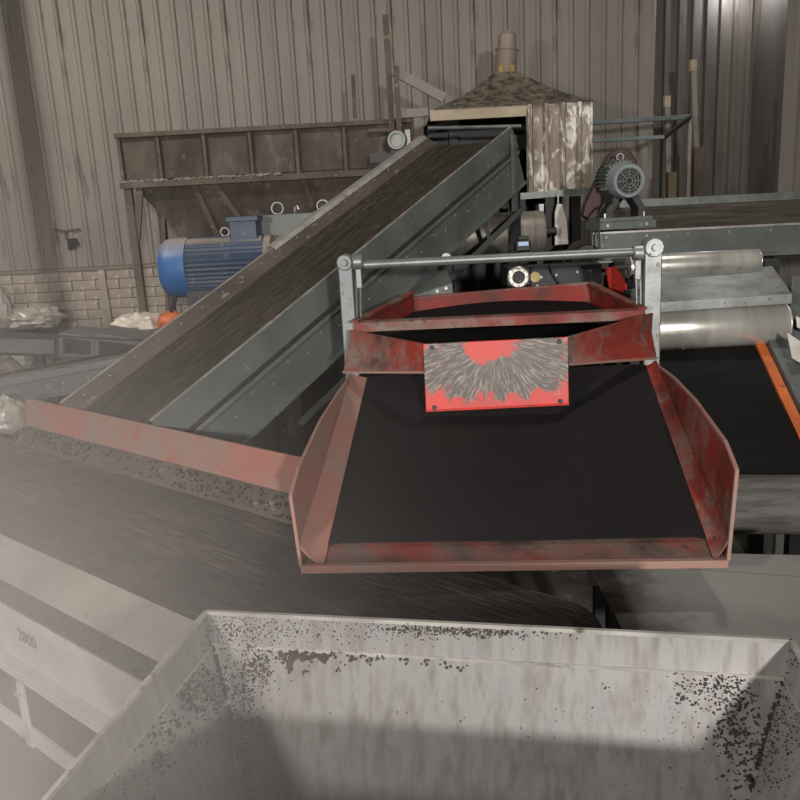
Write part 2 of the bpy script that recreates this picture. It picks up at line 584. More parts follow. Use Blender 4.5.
for nm, lo, hi, lb in (('wall_left', (-9.1, -5, 0), (-9, YW, 7.2), 'left side wall of the hall'),):
    tag(MB(Matrix.Identity(4)).box(lo, hi).build(nm, 'sheet_dark'), lb, 'wall', kind='structure')

# unseen column added left of the view to cast a shadow band on the sheets
rc = thing('shadow_column', 'added steel column out of view at the left, shading the wall sheets', 'column', (-4.62, 8.0, 0))
rc['kind'] = 'structure'
for dy in (-.08, .08):
    MB().box((-4.71, 8.0 + dy - .008, 0), (-4.53, 8.0 + dy + .008, 7.2)).build('flange', 'grey_dark', rc)
MB().box((-4.628, 7.92, 0), (-4.612, 8.08, 7.2)).build('web', 'grey_dark', rc)

# ------------------------------------------------------------------ cross belt conveyor, running right and towards the viewer
A = 0.69
cD, nD = V((math.cos(A), -math.sin(A), 0)), V((math.sin(A), math.cos(A), 0))
def sn(s, n, z):
    return cD * s + nD * n + V((0, 0, z))
ZBELT = 1.27
N0, N1 = 1.44, 2.26
S0, S1 = -7.2, -1.15
cb = thing('belt_conveyor', 'wide crumb-covered belt conveyor crossing the lower left with a red back plate', 'conveyor',
           frame(sn(-3.5, 1.86, 0), cD, nD))
# carrying belt, slightly dished, wrapping the end pulleys
b = MB()
prof = [(N0 + (N1 - N0) * t, ZBELT - .02 * math.sin(math.pi * t)) for t in [i / 8 for i in range(9)]]
for (na, za), (nb, zb) in zip(prof, prof[1:]):
    b.face([sn(S0, na, za), sn(S1, na, za), sn(S1, nb, zb), sn(S0, nb, zb)])
for (na, za), (nb, zb) in zip(prof, prof[1:]):
    pts = [(S1 + .12 * math.sin(q * math.pi / 8), -.12 + .12 * math.cos(q * math.pi / 8)) for q in range(9)]
    for (sa, da), (sb, db) in zip(pts, pts[1:]):
        b.face([sn(sa, na, za + da), sn(sb, na, za + db), sn(sb, nb, zb + db), sn(sa, nb, zb + da)])
    b.face([sn(S0, na, za - .24), sn(S1, na, za - .24), sn(S1, nb, zb - .24), sn(S0, nb, zb - .24)])
b.build('belt', 'belt_low', cb, solid=.008)
MB().cyl(sn(S1, N0, ZBELT - .12), sn(S1, N1, ZBELT - .12), .1, n=20).build('end_pulley', 'galv', cb)
# far side: red back plate with a ledge of spilled crumb at its foot
e0, e1 = -5.05, -2.50
b = MB().extr([sn(e0, N1 + .06, ZBELT + .10), sn(e1, N1 + .06, ZBELT + .10), sn(e1, N1 + .09, ZBELT + .27), sn(e0, N1 + .09, ZBELT + .27)], nD * .012)
rp = b.build('red_back_plate', 'red_pink', cb)
rp['label'] = 'dusty pinkish red back plate'
MB().extr([sn(e0, N1 - .03, ZBELT + .0), sn(e1, N1 - .03, ZBELT + .0), sn(e1, N1 + .07, ZBELT + .10), sn(e0, N1 + .07, ZBELT + .10)], nD * .012).build('skirt_plate', 'skirt', cb)
random.seed(11)
b = MB()
for i in range(480):
    s = random.uniform(e0, e1)
    if not (-4.9 < s < -4.2 or -3.4 < s < -2.2) and random.random() < .7:
        continue
    t = random.random()
    p = sn(s, N1 - .02 + .07 * t, ZBELT + .015 + .075 * t)
    r = random.uniform(.003, .009)
    b.lathe(p, (random.random() - .5, random.random() - .5, 1), [(-r, 0), (-r * .3, r), (r * .6, r * .8), (r, 0)], 5)
b.build('spilled_crumb', 'debris', cb, kind='stuff')
# near side: skirt, dirty ledge, channel web with chalk figures, bottom flange
def near(pts, name, m, t=.008, bev=0):
    q = [sn(S0, n, z) for n, z in pts]
    b = MB()
    for a_, c_ in zip(q, q[1:]):
        dd = cD * (S1 - .02 - S0)
        nn = dd.cross(c_ - a_).normalized() * t
        b.extr([a_, c_, c_ - nn, a_ - nn], dd)
    return b.build(name, m, cb, bevel=bev)
near([(N0 + .0, ZBELT + .005), (N0 - .13, ZBELT - .10)], 'near_skirt', 'skirt_grey')
near([(N0 - .13, ZBELT - .10), (N0 - .21, ZBELT - .115)], 'dirt_ledge', 'debris')
near([(N0 - .21, ZBELT - .115), (N0 - .215, ZBELT - .15), (N0 - .19, ZBELT - .155)], 'channel_flange', 'channel')
near([(N0 - .19, ZBELT - .15), (N0 - .19, ZBELT - .37)], 'channel_web', 'channel')
near([(N0 - .19, ZBELT - .37), (N0 - .25, ZBELT - .37), (N0 - .25, ZBELT - .39)], 'lower_flange', 'channel')
random.seed(5)
b = MB()
for i in range(900):
    s = random.uniform(-4.6, -1.6)
    p = sn(s, N0 - .13 - .08 * random.random(), ZBELT - .108)
    r = random.uniform(.004, .012)
    b.lathe(p, (random.random() - .5, random.random() - .5, 1), [(-r, 0), (-r * .3, r), (r * .6, r * .8), (r, 0)], 5)
b.build('ledge_crumb', 'debris', cb, kind='stuff')
# return rail, hangers and legs
MB().bar(sn(S0, N0 - .27, ZBELT - .60), sn(S1 - .2, N0 - .27, ZBELT - .60), .012, .075).build('return_rail', 'channel', cb)
for s in (-2.95, -3.9, -4.9):
    h = MB().bar(sn(s, N0 - .27, ZBELT - .38), sn(s, N0 - .27, ZBELT - .66), .05, .012, nD).build('hanger', 'channel', cb, bevel=.002)
    bo = MB()
    for dz in (-.42, -.60):
        bo.cyl(sn(s, N0 - .276, ZBELT + dz), sn(s, N0 - .292, ZBELT + dz), .014, .012, 6)
    o = bo.build('bolt', 'galv', h)
    o['kind'] = 'stuff'
MB().bar(sn(S0, N1 - .2, ZBELT - .34), sn(S1, N1 - .2, ZBELT - .34), .05, .12).build('far_channel', 'grey_dark', cb)
for s in (-5.8, -4.2, -2.4):
    for nn in (N0 - .16, N1 - .1):
        MB().bar(sn(s, nn, ZBELT - .38), sn(s, nn, 0), .08, .08, cD).build('leg', 'grey_dark', cb)
# return belt idler rollers
for s in (-4.4, -3.4, -2.4):
    MB().cyl(sn(s, N0 - .02, ZBELT - .31), sn(s, N1, ZBELT - .31), .045, n=14).build('return_roller', 'galv', cb)

def text_mesh(txt, size, name, m, parent, fr):
    cu = bpy.data.curves.new(name, 'FONT')
    cu.body = txt
    cu.size = size
    cu.extrude = .0006
    cu.resolution_u = 3
    tmp = bpy.data.objects.new(name, cu)
    COL.objects.link(tmp)
    bpy.context.view_layer.update()
    me = bpy.data.meshes.new_from_object(tmp.evaluated_get(bpy.context.evaluated_depsgraph_get()))
    bpy.data.objects.remove(tmp)
    me.materials.clear()
    me.materials.append(M[m])
    o = bpy.data.objects.new(name, me)
    COL.objects.link(o)
    o.parent = parent
    o.matrix_local = FR[parent.name].inverted() @ fr
    return o
ch = text_mesh('2800', .075, 'chalk_figures', 'chalk', cb, frame(sn(-3.06, N0 - .2010, ZBELT - .26), cD, (0, 0, 1)))
ch['kind'] = 'stuff'

# ------------------------------------------------------------------ inclined belt conveyor
E_ = 0.415
dD = nD * math.cos(E_) + V((0, 0, math.sin(E_)))
IC = frame(V((-2.10, 4.75, 1.53)) + cD * .5, dD, -cD)      # x up the run, y to its left, z off the belt
ic = thing('inclined_conveyor', 'long inclined belt conveyor rising from the red plate to the sooty hood', 'conveyor', IC)
LI = 4.22
def P(x, y, z):
    return IC @ V((x, y, z))
b = MB()
ys = [-.34, -.16, .03, .2, .40]
zz = [-.075, -.1, -.105, -.1, -.075]
for i in range(4):
    b.face([P(.06, ys[i], zz[i]), P(LI - .05, ys[i], zz[i]), P(LI - .05, ys[i + 1], zz[i + 1]), P(.06, ys[i + 1], zz[i + 1])])
    pts = [(LI - .05 + .12 * math.sin(q * math.pi / 8), -.12 + .12 * math.cos(q * math.pi / 8)) for q in range(9)]
    for (xa, za), (xb, zb) in zip(pts, pts[1:]):
        b.face([P(xa, ys[i], zz[i] + za), P(xb, ys[i], zz[i] + zb), P(xb, ys[i + 1], zz[i + 1] + zb), P(xa, ys[i + 1], zz[i + 1] + za)])
    b.face([P(.2, ys[i], -.36), P(LI - .05, ys[i], -.36), P(LI - .05, ys[i + 1], -.36), P(.2, ys[i + 1], -.36)])
b.build('belt', 'belt', ic, solid=.008)
MB().cyl(P(LI - .05, -.38, -.23), P(LI - .05, .45, -.23), .11, n=20).build('head_pulley', 'grey_dark', ic)
MB().cyl(P(.02, -.38, -.23), P(.02, .45, -.23), .10, n=20).build('tail_pulley', 'grey_dark', ic)
def run(pts, name, m, x0=.05, x1=LI, t=.008, bev=0):
    b = MB()
    for (ya, za), (yb, zb) in zip(pts, pts[1:]):
        a_, c_ = P(x0, ya, za), P(x0, yb, zb)
        dd = P(x1, ya, za) - a_
        nn = dd.cross(c_ - a_).normalized() * t
        b.extr([a_, c_, c_ - nn, a_ - nn], dd)
    return b.build(name, m, ic, bevel=bev)
sk = run([(.37, -.085), (.50, .0)], 'left_skirt', 'skirt')
bolts(IC, [(x, .455, -.028) for x in [.18 + .21 * i for i in range(19)]], (0, -.54, .84), .009, .007).build('bolt_row', 'galv', sk, kind='stuff')
run([(.50, .0), (.535, .0), (.535, -.05)], 'left_top_flange', 'rail')
run([(.47, -.012), (.50, .014), (.56, .016), (.56, -.05)], 'left_cap_rail', 'rail', 2.05, LI, .006)
run([(.535, -.05), (.50, -.30), (.56, -.30)], 'left_side_channel', 'grey')
run([(-.30, -.085), (-.43, .0)], 'right_skirt', 'skirt')
run([(-.43, .004), (-.445, .004)], 'right_top_edge', 'rail', .05, LI, .01)
run([(-.435, .0), (-.455, -.17)], 'right_outer_skirt', 'grey', .05, LI - .03)
run([(-.455, -.17), (-.495, -.178)], 'right_ledge', 'debris', .05, LI - .06)
rw = run([(-.495, -.178), (-.50, -.20), (-.48, -.205), (-.48, -.46), (-.53, -.46)], 'right_channel', 'grey', .05, LI - .10)
bolts(IC, [(x, -.486, -.30 + .05 * (i % 2)) for i, x in enumerate([.5 + .17 * i for i in range(21)])], (0, -1, 0), .009, .007).build('bolt_row', 'galv', rw, kind='stuff')
random.seed(8)
b = MB()
for i in range(260):
    x = random.uniform(0, 2.4)
    p = P(x, -.46 - .03 * random.random(), -.172)
    r = random.uniform(.006, .014)
    b.lathe(p, (random.random() - .5, random.random() - .5, 1), [(-r, 0), (-r * .3, r), (r * .6, r * .8), (r, 0)], 5)
b.build('ledge_crumb', 'debris', ic, kind='stuff')
# lower truss bars and struts
run([(-.46, -.66), (-.52, -.66), (-.52, -.61)], 'lower_bar', 'grey', .9, LI - .3)
for x in (1.6, 2.5, 3.4):
    MB().bar(P(x, -.49, -.46), P(x, -.49, -.64), .05, .01, cD).build('strut', 'grey', ic)
for x in (1.0, 2.6, 4.05):
    for y in (-.43, .48):
        q = P(x, y, -.44)
        MB().bar(q, (q.x, q.y, 0), .07, .07, nD).build('leg', 'grey_dark', ic)
q = P(4.08, -.51, -.03)
MB().bar(q, (q.x, q.y, q.z - .62), .05, .03, cD).build('end_post', 'grey', ic)

# ------------------------------------------------------------------ steel hopper in the foreground
HB = 0.201
ZH = 1.62
uH, vH = V((math.cos(HB), -math.sin(HB), 0)), V((-math.sin(HB), -math.cos(HB), 0))
H0 = atz(206, 612, ZH)
H0r = atz(790, 638, ZH)
WH = (H0r - H0).dot(uH)
DH = .80
hp = thing('feed_hopper', 'open steel feed hopper in the foreground with black crumb stuck to its walls', 'hopper',
           frame(H0 + uH * WH / 2 + vH * DH / 2 - V((0, 0, ZH)), uH, -vH))
def Hp(a, d, z):
    return H0 + uH * a + vH * d + V((0, 0, z - ZH))
def ring(i, z):
    return [Hp(i, i, z), Hp(WH - i, i, z), Hp(WH - i, DH - i, z), Hp(i, DH - i, z)]
R0, R1, R2 = ring(0, ZH), ring(.012, ZH - .085), ring(.22, ZH - .75)
names = ('far_wall', 'right_wall', 'near_wall', 'left_wall')
for k in range(4):
    j = (k + 1) % 4
    b = MB()
    b.face([R0[k], R0[j], R1[j], R1[k]])
    b.face([R1[k], R1[j], R2[j], R2[k]])
    w = b.build(names[k], 'hopper', hp, solid=.006)
    out = (R0[k] + R0[j]) / 2 - Hp(WH / 2, DH / 2, ZH)
    MB().bar(R0[k], R0[j], .010, .010).build('rim_edge', 'rail', w)
    MB().bar(R1[k], R1[j], .009, .009).build('fold_highlight', 'rail', w)  # paler bar laid along the fold to draw its bright highlight
MB().plate(R2, .01).build('bottom_plate', 'hopper', hp)
for a in (.1, WH - .1):
    for d in (.1, DH - .1):
        MB().bar(Hp(a, d, ZH - .42), Hp(a, d, 0), .07, .07, uH).build('leg', 'grey_dark', hp)
# crumbs and clods stuck to the walls, thrown where the sheet is dirty
def flake(b, p, n, r, th=.0025):
    u = n.orthogonal().normalized()
    w = n.cross(u)
    k = random.randint(5, 8)
    a0 = random.random() * 6
    st = random.uniform(.6, 1.5)
    b.extr([p - n * .001 + (u * math.cos(a0 + 6.283 * i / k) * st + w * math.sin(a0 + 6.283 * i / k)) * r * random.uniform(.55, 1.25) for i in range(k)], n * (th + .001 + r * .15))

def wall_hit(px, py, k, upper=False):
    """where this direction meets wall k of the hopper"""
    j = (k + 1) % 4
    o_, a_, b_ = (R0[k], R0[j], R1[k]) if upper else (R1[k], R1[j], R2[k])
    n = (a_ - o_).cross(b_ - o_).normalized()
    v = ray(px, py)
    t = (o_ - EYE).dot(n) / v.dot(n)
    if n.dot(v) > 0:
        n = -n
    return EYE + v * t + n * .003, n
random.seed(3)
def scatter(name, k, items, parent):
    b = MB()
    for (x, y, sx, sy, cnt, r0, r1, up, sh) in items:
        for i in range(int(cnt * (1.0 if x > 600 else .8))):
            gx, gy = random.gauss(0, 1), random.gauss(0, 1)
            px, py = x + gx * sx + sh * gy * sy, y + gy * sy
            p, n = wall_hit(px, py, k, up)
            q = p - H0
            a, dpt = q.dot(uH), q.dot(vH)
            fold = ZH - .085
            if p.z > ZH - .006 or a < .0 or a > WH or dpt < -.002 or dpt > DH or (up and p.z < fold) or (not up and p.z > fold):
                continue
            if p.z < fold:                         # keep inside the tapering corners
                ins = .012 + (fold - p.z) / .665 * .208
                if a < ins or a > WH - ins:
                    continue
            flake(b, p, n, random.uniform(r0, r1) * (1.6 if random.random() < .06 else .8) * (.6 if x > 600 else 1))
    b.build(name, 'speck', parent, kind='stuff')
walls = {o.name.split('.')[0]: o for o in hp.children}
scatter('stuck_crumb', 0, [
    (240, 690, 14, 30, 700, .0015, .0035, False, -.3), (262, 665, 6, 9, 120, .002, .004, False, 0),
    (292, 655, 9, 3, 60, .004, .007, False, 0), (290, 665, 2.5, 7, 26, .003, .006, False, 0), (322, 656, 6, 2.5, 40, .004, .006, False, 0),
    (355, 657, 3.5, 3, 16, .003, .006, False, 0), (369, 659, 2.5, 2, 10, .003, .005, False, 0), (384, 657, 3, 2, 9, .003, .005, False, 0),
    (406, 660, 2.5, 2.5, 8, .003, .005, False, 0), (426, 662, 2.5, 2, 8, .003, .005, False, 0), (446, 664, 4, 2, 7, .003, .005, False, 0),
    (462, 668, 4, 2, 7, .003, .005, False, 0), (306, 672, 3, 3, 8, .002, .004, False, 0), (340, 668, 4, 5, 9, .002, .004, False, 0),
    (712, 690, 16, 14, 110, .003, .006, False, 0), (735, 700, 12, 20, 170, .003, .0065, False, 0), (730, 735, 14, 16, 110, .003, .007, False, 0),
    (690, 684, 14, 8, 40, .002, .0045, False, 0), (690, 720, 30, 30, 60, .0015, .003, False, 0), (745, 760, 5, 16, 60, .003, .006, False, -.4),
    (480, 710, 120, 25, 40, .001, .0025, False, 0), (607, 684, 20, 4, 5, .003, .005, False, 0),
    (430, 627, 26, 4, 420, .0012, .003, True, 0), (500, 631, 30, 3, 260, .0015, .0035, True, 0), (380, 630, 60, 9, 220, .001, .0022, True, 0),
    (270, 628, 40, 10, 330, .001, .0022, True, 0), (230, 632, 14, 12, 300, .001, .0022, True, 0)], walls['far_wall'])
scatter('stuck_crumb', 3, [
    (188, 700, 4, 7, 45, .003, .006, False, .7), (196, 690, 10, 14, 130, .0015, .004, False, 0), (215, 700, 7, 24, 160, .0015, .0035, False, .3),
    (165, 735, 16, 14, 80, .002, .005, False, 0), (160, 762, 6, 8, 40, .003, .006, False, 0), (190, 745, 30, 22, 120, .001, .003, False, 0),
    (130, 780, 20, 15, 60, .0015, .0045, False, 0), (210, 640, 5, 10, 60, .001, .003, True, 0)], walls['left_wall'])
scatter('stuck_crumb', 1, [(780, 720, 14, 26, 240, .0015, .004, False, 0), (765, 760, 10, 16, 110, .0015, .004, False, 0), (795, 660, 5, 10, 50, .001, .003, True, 0)], walls['right_wall'])
# caked crumb down the two far corners
for k, pw in ((0, 'far_wall'), (1, 'right_wall')):
    b = MB()
    for i in range(240):
        t = random.random() ** .8 * .85
        c = R1[k].lerp(R2[k], t)
        wd = (.002 if t < .3 else .011 if t < .62 else .003)
        nn = (Hp(WH / 2, DH / 2, c.z) - c).normalized()
        flake(b, c + nn * .003 + V((random.gauss(0, wd), random.gauss(0, wd), random.gauss(0, .005))), nn, random.uniform(.003, .008), .004)
    b.build('caked_crumb', 'speck', walls[pw], kind='stuff')

# ------------------------------------------------------------------ red vibrating tray and its screen box
TA = 0.075
tu, tv = V((math.cos(TA), -math.sin(TA), 0)), V((math.sin(TA), math.cos(TA), 0))
FL, FRt = at(301, 566, 2.68), at(728, 560, 2.57)
BL, BR = at(351, 380, 4.08), at(656, 367, 3.98)
tr = thing('vibrating_tray', 'red vibrating feeder tray with black rubber floor above the cross belt', 'feeder',
           frame(((FL + FRt + BL + BR) / 4).xy.to_3d(), tu, tv))
UP = V((0, 0, 1))
def lerp2(a, b):                                   # a across, b from front to back
    return FL.lerp(FRt, a).lerp(BL.lerp(BR, a), b)
MB().plate([FL, FRt, BR, BL], .02).build('pan', 'red_grime', tr, bevel=.004)
up = (FRt - FL).cross(BL - FL).normalized()
b = MB()
cs = [.05, .09, .3, .5, .7, .94, .970]
rows = [.075, .3, .6, 1.0]
hh = [.006, .016, .016, .012, .016, .016, .006]
b.grid(lambda u, v: lerp2(cs[round(u * 6)], rows[round(v * 3)]) + up * hh[round(u * 6)], 6, 3)
b.build('rubber_floor', 'liner', tr, solid=.008)
# flared side walls, each with a folded-out edge
for sgn, a, front, back, nm in ((-1, 0, .27, .02, 'left_wall'), (1, 1, .33, .012, 'right_wall')):
    q = lambda bb, h, o: lerp2(a, bb) + UP * h + tu * (sgn * o)
    prof = [(0, front, .015), (.12, front * 1.0, .02), (.45, front * .62 + .03, .02), (.75, front * .36, .018), (1, back, .0)]
    b = MB()
    for (b0, h0, o0), (b1, h1, o1) in zip(prof, prof[1:]):
        b.face([q(b0, 0, 0), q(b1, 0, 0), q(b1, h1, o1), q(b0, h0, o0)])
    w = b.build(nm, 'red_pink' if sgn < 0 else 'red_dusty', tr, solid=.01)
    e = MB()
    for (b0, h0, o0), (b1, h1, o1) in zip(prof, prof[1:]):
        e.bar(q(b0, h0, o0), q(b1, h1, o1), .013, .010)
    e.bar(q(0, 0, 0), q(0, front, .015), .012, .012, tv)
    e.build('wall_edge', 'red_pink', w)
    # corner gusset strip between floor and wall
    g = MB()
    inn = .056 if sgn < 0 else .966
    g.grid(lambda u, v: (lerp2(a, v).lerp(lerp2(inn, v), u) + UP * (.07 * (1 - u) ** 2 * (1 - .6 * v) + .008)), 3, 4)
    g.build('gusset_strip', 'red_pink' if sgn < 0 else 'red_dusty', w, solid=.006)
MB().bar(FL - up * .012, FRt - up * .012, .03, .03).build('front_lip', 'red_pink', tr, bevel=.004)
for a_ in (.2, .8):
    q_ = lerp2(a_, .72) - UP * .02
    MB().bar(q_, (q_.x, q_.y, 0), .08, .08, tv).build('leg', 'grey_dark', tr)

def T(px, py, Y):
    return at(px, py, Y)
sb = thing('screen_box', 'red screening box with a scoured front deflector plate above the tray', 'screen',
           frame(((T(352, 325, 4.2) + T(650, 311, 4.1)) / 2).xy.to_3d(), tu, tv))
A0, A1 = T(354, 322, 4.22), T(643, 309, 4.12)
B0, B1 = T(412, 298, 5.25), T(590, 288, 5.2)
# front beam: an angle iron
b = MB()
b.extr([A0, A1, A1 - UP * .055, A0 - UP * .055], tv * .01)
b.extr([A0, A1, A1 + tv * .05, A0 + tv * .05], UP * -.008)
b.build('front_beam', 'red_dusty', sb)
for (p, q_, nm) in ((A0, B0, 'left_side'), (A1, B1, 'right_side'), (B0, B1, 'rear_side')):
    MB().extr([p + UP * .0, q_ + UP * .03, q_ - UP * .10, p - UP * .13], (tv if nm == 'rear_side' else tu) * .012).build(nm, 'red', sb)
    MB().bar(p + UP * .002, q_ + UP * .034, .045, .012).build('top_edge', 'red_dusty', sb)
b = MB()
b.grid(lambda u, v: (A0 + tu * .04).lerp(A1 - tu * .04, u).lerp((B0 + tu * .03).lerp(B1 - tu * .03, u), v * .96 + .02) - UP * (.085 - .035 * math.sin(math.pi * u)), 10, 6)
b.build('crumb_bed', 'bed', sb)
MB().plate([A0 - UP * .13, A1 - UP * .13, B1 - UP * .12, B0 - UP * .12], .01).build('bottom_sheet', 'black', sb)
# deflector plate, hung in front, and the two funnel wings
D0, D1, D2, D3 = T(423, 344, 3.62), T(568, 337, 3.56), T(569, 405, 3.52), T(426, 412, 3.58)
dp_fr = frame((D0 + D1 + D2 + D3) / 4, (D1 - D0), tv)
FRs = FR[sb.name]
dp = MB().extr([D0, D1, D2, D3], tv * .012).build('deflector_plate', 'plate', sb, bevel=.003)
# give the plate its own centred coordinates for the worn patch
off = FRs.inverted() @ dp_fr
for v_ in dp.data.vertices:
    v_.co = off.inverted() @ v_.co
dp.matrix_local = off
MB().extr([D3, D2, D2 + tv * .05, D3 + tv * .05], UP * .01).build('plate_fold', 'red_bright', sb)
b = MB()
for p in (D0.lerp(D2, .06), D1.lerp(D3, .06), D2.lerp(D0, .06), D3.lerp(D1, .06)):
    b.cyl(p, p - tv * .01, .012, .010, 6)
b.build('bolt', 'grey_dark', sb, kind='stuff')
for (o0, o1, i1, i0, nm) in ((T(350, 331, 4.16), T(344, 372, 4.02), T(425, 372, 3.63), T(424, 345, 3.64), 'left_wing'),
                             (T(652, 314, 4.06), T(656, 358, 4.0), T(569, 364, 3.57), T(568, 338, 3.58), 'right_wing')):
    m1, m2 = o0.lerp(o1, .45) + tv * .06, i0.lerp(i1, .75) + tv * .01
    b = MB()
    b.face([o0, i0, m2, m1])
    b.face([m1, m2, i1, o1])
    w = b.build(nm, 'red_dusty', sb, solid=.01)
    MB().bar(o1, i1, .02, .012).build('wing_edge', 'red_pink', w)
    MB().bar(o0, i0, .014, .012).build('top_edge', 'red_dusty', w)

# ------------------------------------------------------------------ hanging frame: posts, cross pipe, links
hf = thing('hanging_frame', 'grey steel frame of two posts and a cross pipe carrying the red box', 'frame',
           frame(((T(345, 260, 4.36) + T(652, 245, 4.24)) / 2).xy.to_3d(), tu, tv))
for px, py, Y, wd, m in ((345.5, 262, 4.36, .075, 'grey_light'), (652, 247, 4.24, .09, 'galv')):
    top = T(px, py, Y)
    po = MB().extr([V((top.x, top.y, 0)) + tu * wd / 2 * i + tv * wd / 2 * j for i, j in ((-1, -1), (1, -1), (1, 1), (-1, 1))], (0, 0, top.z)).build('post', m, hf, bevel=.008)
    MB().lathe(top - tv * .06 + UP * .0, tv, [(0, 0), (0, wd * .5), (.01, wd * .56), (.11, wd * .56), (.12, wd * .5), (.12, 0)], 18).build('post_head', m, po)
    MB().lathe(top - tv * .09, tv, [(0, 0), (0, .018), (.03, .02), (.03, 0)], 8).build('nut', m, po)
pa, pb = T(350, 265.5, 4.345), T(650, 251, 4.245)
MB().cyl(pa, pb, .024, n=16).build('cross_pipe', 'pipe', hf)
for px, py, Y, py2, m in ((358, 262, 4.33, 322, 'pipe'), (638, 253, 4.24, 310, 'galv')):
    c = T(px, py, Y)
    lo = T(px + 1, py2, Y)
    h = MB().lathe(c - tu * .028, tu, [(0, 0), (0, .036), (.008, .042), (.048, .042), (.056, .036), (.056, 0)], 16).build('link_head', m, hf)
    for dx in (-.011, .011):
        MB().cyl(c + tu * dx, lo + tu * dx, .006, n=8).build('link_rod', m, hf)
    MB().bar(c, c - UP * .14, .034, .03, tv).build('link_clevis', m, hf, bevel=.006)

# ------------------------------------------------------------------ apron deck beside the belt end
ZD = 1.18
dk = thing('apron_deck', 'smooth grey steel apron deck under the right of the red tray', 'deck', (1.0, 2.6, 0))
bk = [atz(560, 560, ZD), atz(588, 564, ZD), atz(830, 582, ZD), atz(840, 557, ZD), atz(640, 553, ZD)]
pl = [sn(-.99, 1.52, ZD), sn(-.99, 2.30, ZD), bk[1], bk[2], atz(900, 700, ZD)]
MB().plate(pl, .012).build('deck_plate', 'deck', dk, bevel=.002)
MB().plate([p + UP * .006 for p in bk[1:]], .012).build('rear_plate', 'deck', dk, bevel=.002)
for p in (bk[1].lerp(pl[4], .12), pl[3].lerp(pl[0], .1), pl[4].lerp(bk[1], .1)):
    MB().bar((p.x, p.y, p.z - .03), (p.x, p.y, 0), .06, .06, (0, 1, 0)).build('leg', 'grey_dark', dk)
MB().bar(bk[1] - UP * .05, bk[2] - UP * .05, .03, .07).build('edge_beam', 'black', dk)

# ------------------------------------------------------------------ magnetic roller separator at right
ms = thing('roller_separator', 'roller separator with polished drums above a black belt at the right', 'separator', (2.2, 4.5, 0))
def rollr(px0, px1, ytop0, ybot0, ytop1, ybot1, Y, name):
    a = T(px0, (ytop0 + ybot0) / 2, Y)
    c = T(px1, (ytop1 + ybot1) / 2, Y)
    r = (T(px1, ytop1, Y) - T(px1, ybot1, Y)).length / 2
    d = (c - a).normalized()
    h = (c - a).length
    o = MB().lathe(a, d, [(0, 0), (0, r * .95), (.01, r), (h - .014, r), (h - .010, r * .985), (h - .006, r), (h, r * .97), (h, r * .6), (h - .01, r * .55), (h - .01, 0)], 40).build(name, 'chrome', ms)
    MB().cyl(a - d * .08, c + d * .12, r * .18, n=12).build('shaft', 'grey_dark', o)
    return o
rollr(638, 783, 308, 350, 302, 344, 4.85, 'lower_drum')
rollr(628, 758, 255, 279, 249, 273, 5.45, 'upper_drum')
# cover plate between the drums
c0, c1, c2, c3 = T(638, 304, 4.72), T(792, 294, 4.66), T(772, 266, 5.3), T(634, 274, 5.32)
MB().plate([c0, c1, c2, c3], .02).build('cover_plate', 'galv', ms)
MB().extr([c0, c1, c1 - UP * .055, c0 - UP * .055], (0, .012, 0)).build('cover_front', 'galv', ms)
# black belt sloping down to the viewer and round the end roller
bl0, br0 = T(648, 352, 4.8), T(757, 346, 4.8)
e_l, e_r = T(694, 474, 3.95), T(816, 474, 3.85)
rr = .155
b = MB()
b.grid(lambda u, v: bl0.lerp(br0, u).lerp(e_l.lerp(e_r, u), v), 8, 12)
sd = (e_l - bl0).normalized()
cl, cr = e_l + V((0, -.02, -rr)), e_r + V((0, -.02, -rr))
b.build('belt', 'belt_black', ms, solid=.01)
MB().lathe(cl, cr - cl, [(0, 0), (0, rr), ((cr - cl).length, rr), ((cr - cl).length, 0)], 32).build('belt_end_wrap', 'belt_grey', ms)
MB().plate([bl0 - UP * .28, br0 - UP * .28, cr - UP * .13, cl - UP * .13], .01).build('return_belt', 'belt_black', ms)
# right edge: orange seal strip and grey channel
g0, g1 = br0 + V((.015, 0, .015)), e_r + V((.015, 0, .015))
MB().bar(g0, g1, .055, .02).build('orange_seal_strip', 'orange', ms)
MB().bar(g0 + V((.09, .0, .03)), g1 + V((.09, 0, .03)), .11, .05).build('side_channel', 'grey', ms, bevel=.006)
p = T(787, 330, 4.85)
MB().bar((p.x + .06, p.y, p.z + .33), (p.x + .06, p.y, 0), .05, .12, (1, 0, 0)).build('side_frame', 'grey', ms, bevel=.004)
p = T(770, 275, 5.4)
MB().bar((p.x, p.y, p.z + .1), (p.x, p.y, 0), .05, .10, (1, 0, 0)).build('side_frame', 'grey_dark', ms)
p = T(634, 330, 4.88)
MB().bar((p.x, p.y, p.z + .25), (p.x, p.y, 0), .05, .12, (1, 0, 0)).build('side_frame', 'grey_dark', ms)
for px in (690, 795):
    p = T(px, 500, 4.05)
    MB().bar((p.x, p.y, 1.1), (p.x, p.y, 0), .06, .06, (0, 1, 0)).build('leg', 'black', ms)
tag(MB(Matrix.Translation(T(800, 345, 4.55))).plate([T(787, 333, 4.55), T(815, 352, 4.55), T(815, 372, 4.45), T(792, 358, 4.45)], .004).build('paper_sheet', 'white'),
    'white sheet lying against the right side of the roller separator', 'sheet')
tag(MB(Matrix.Translation(T(800, 320, 4.75))).plate([T(796, 316, 4.7), T(818, 326, 4.65), T(818, 336, 4.65), T(797, 327, 4.7)], .004).build('paper_sheet', 'white'),
    'upper white sheet beside the drum end at the right edge', 'sheet')

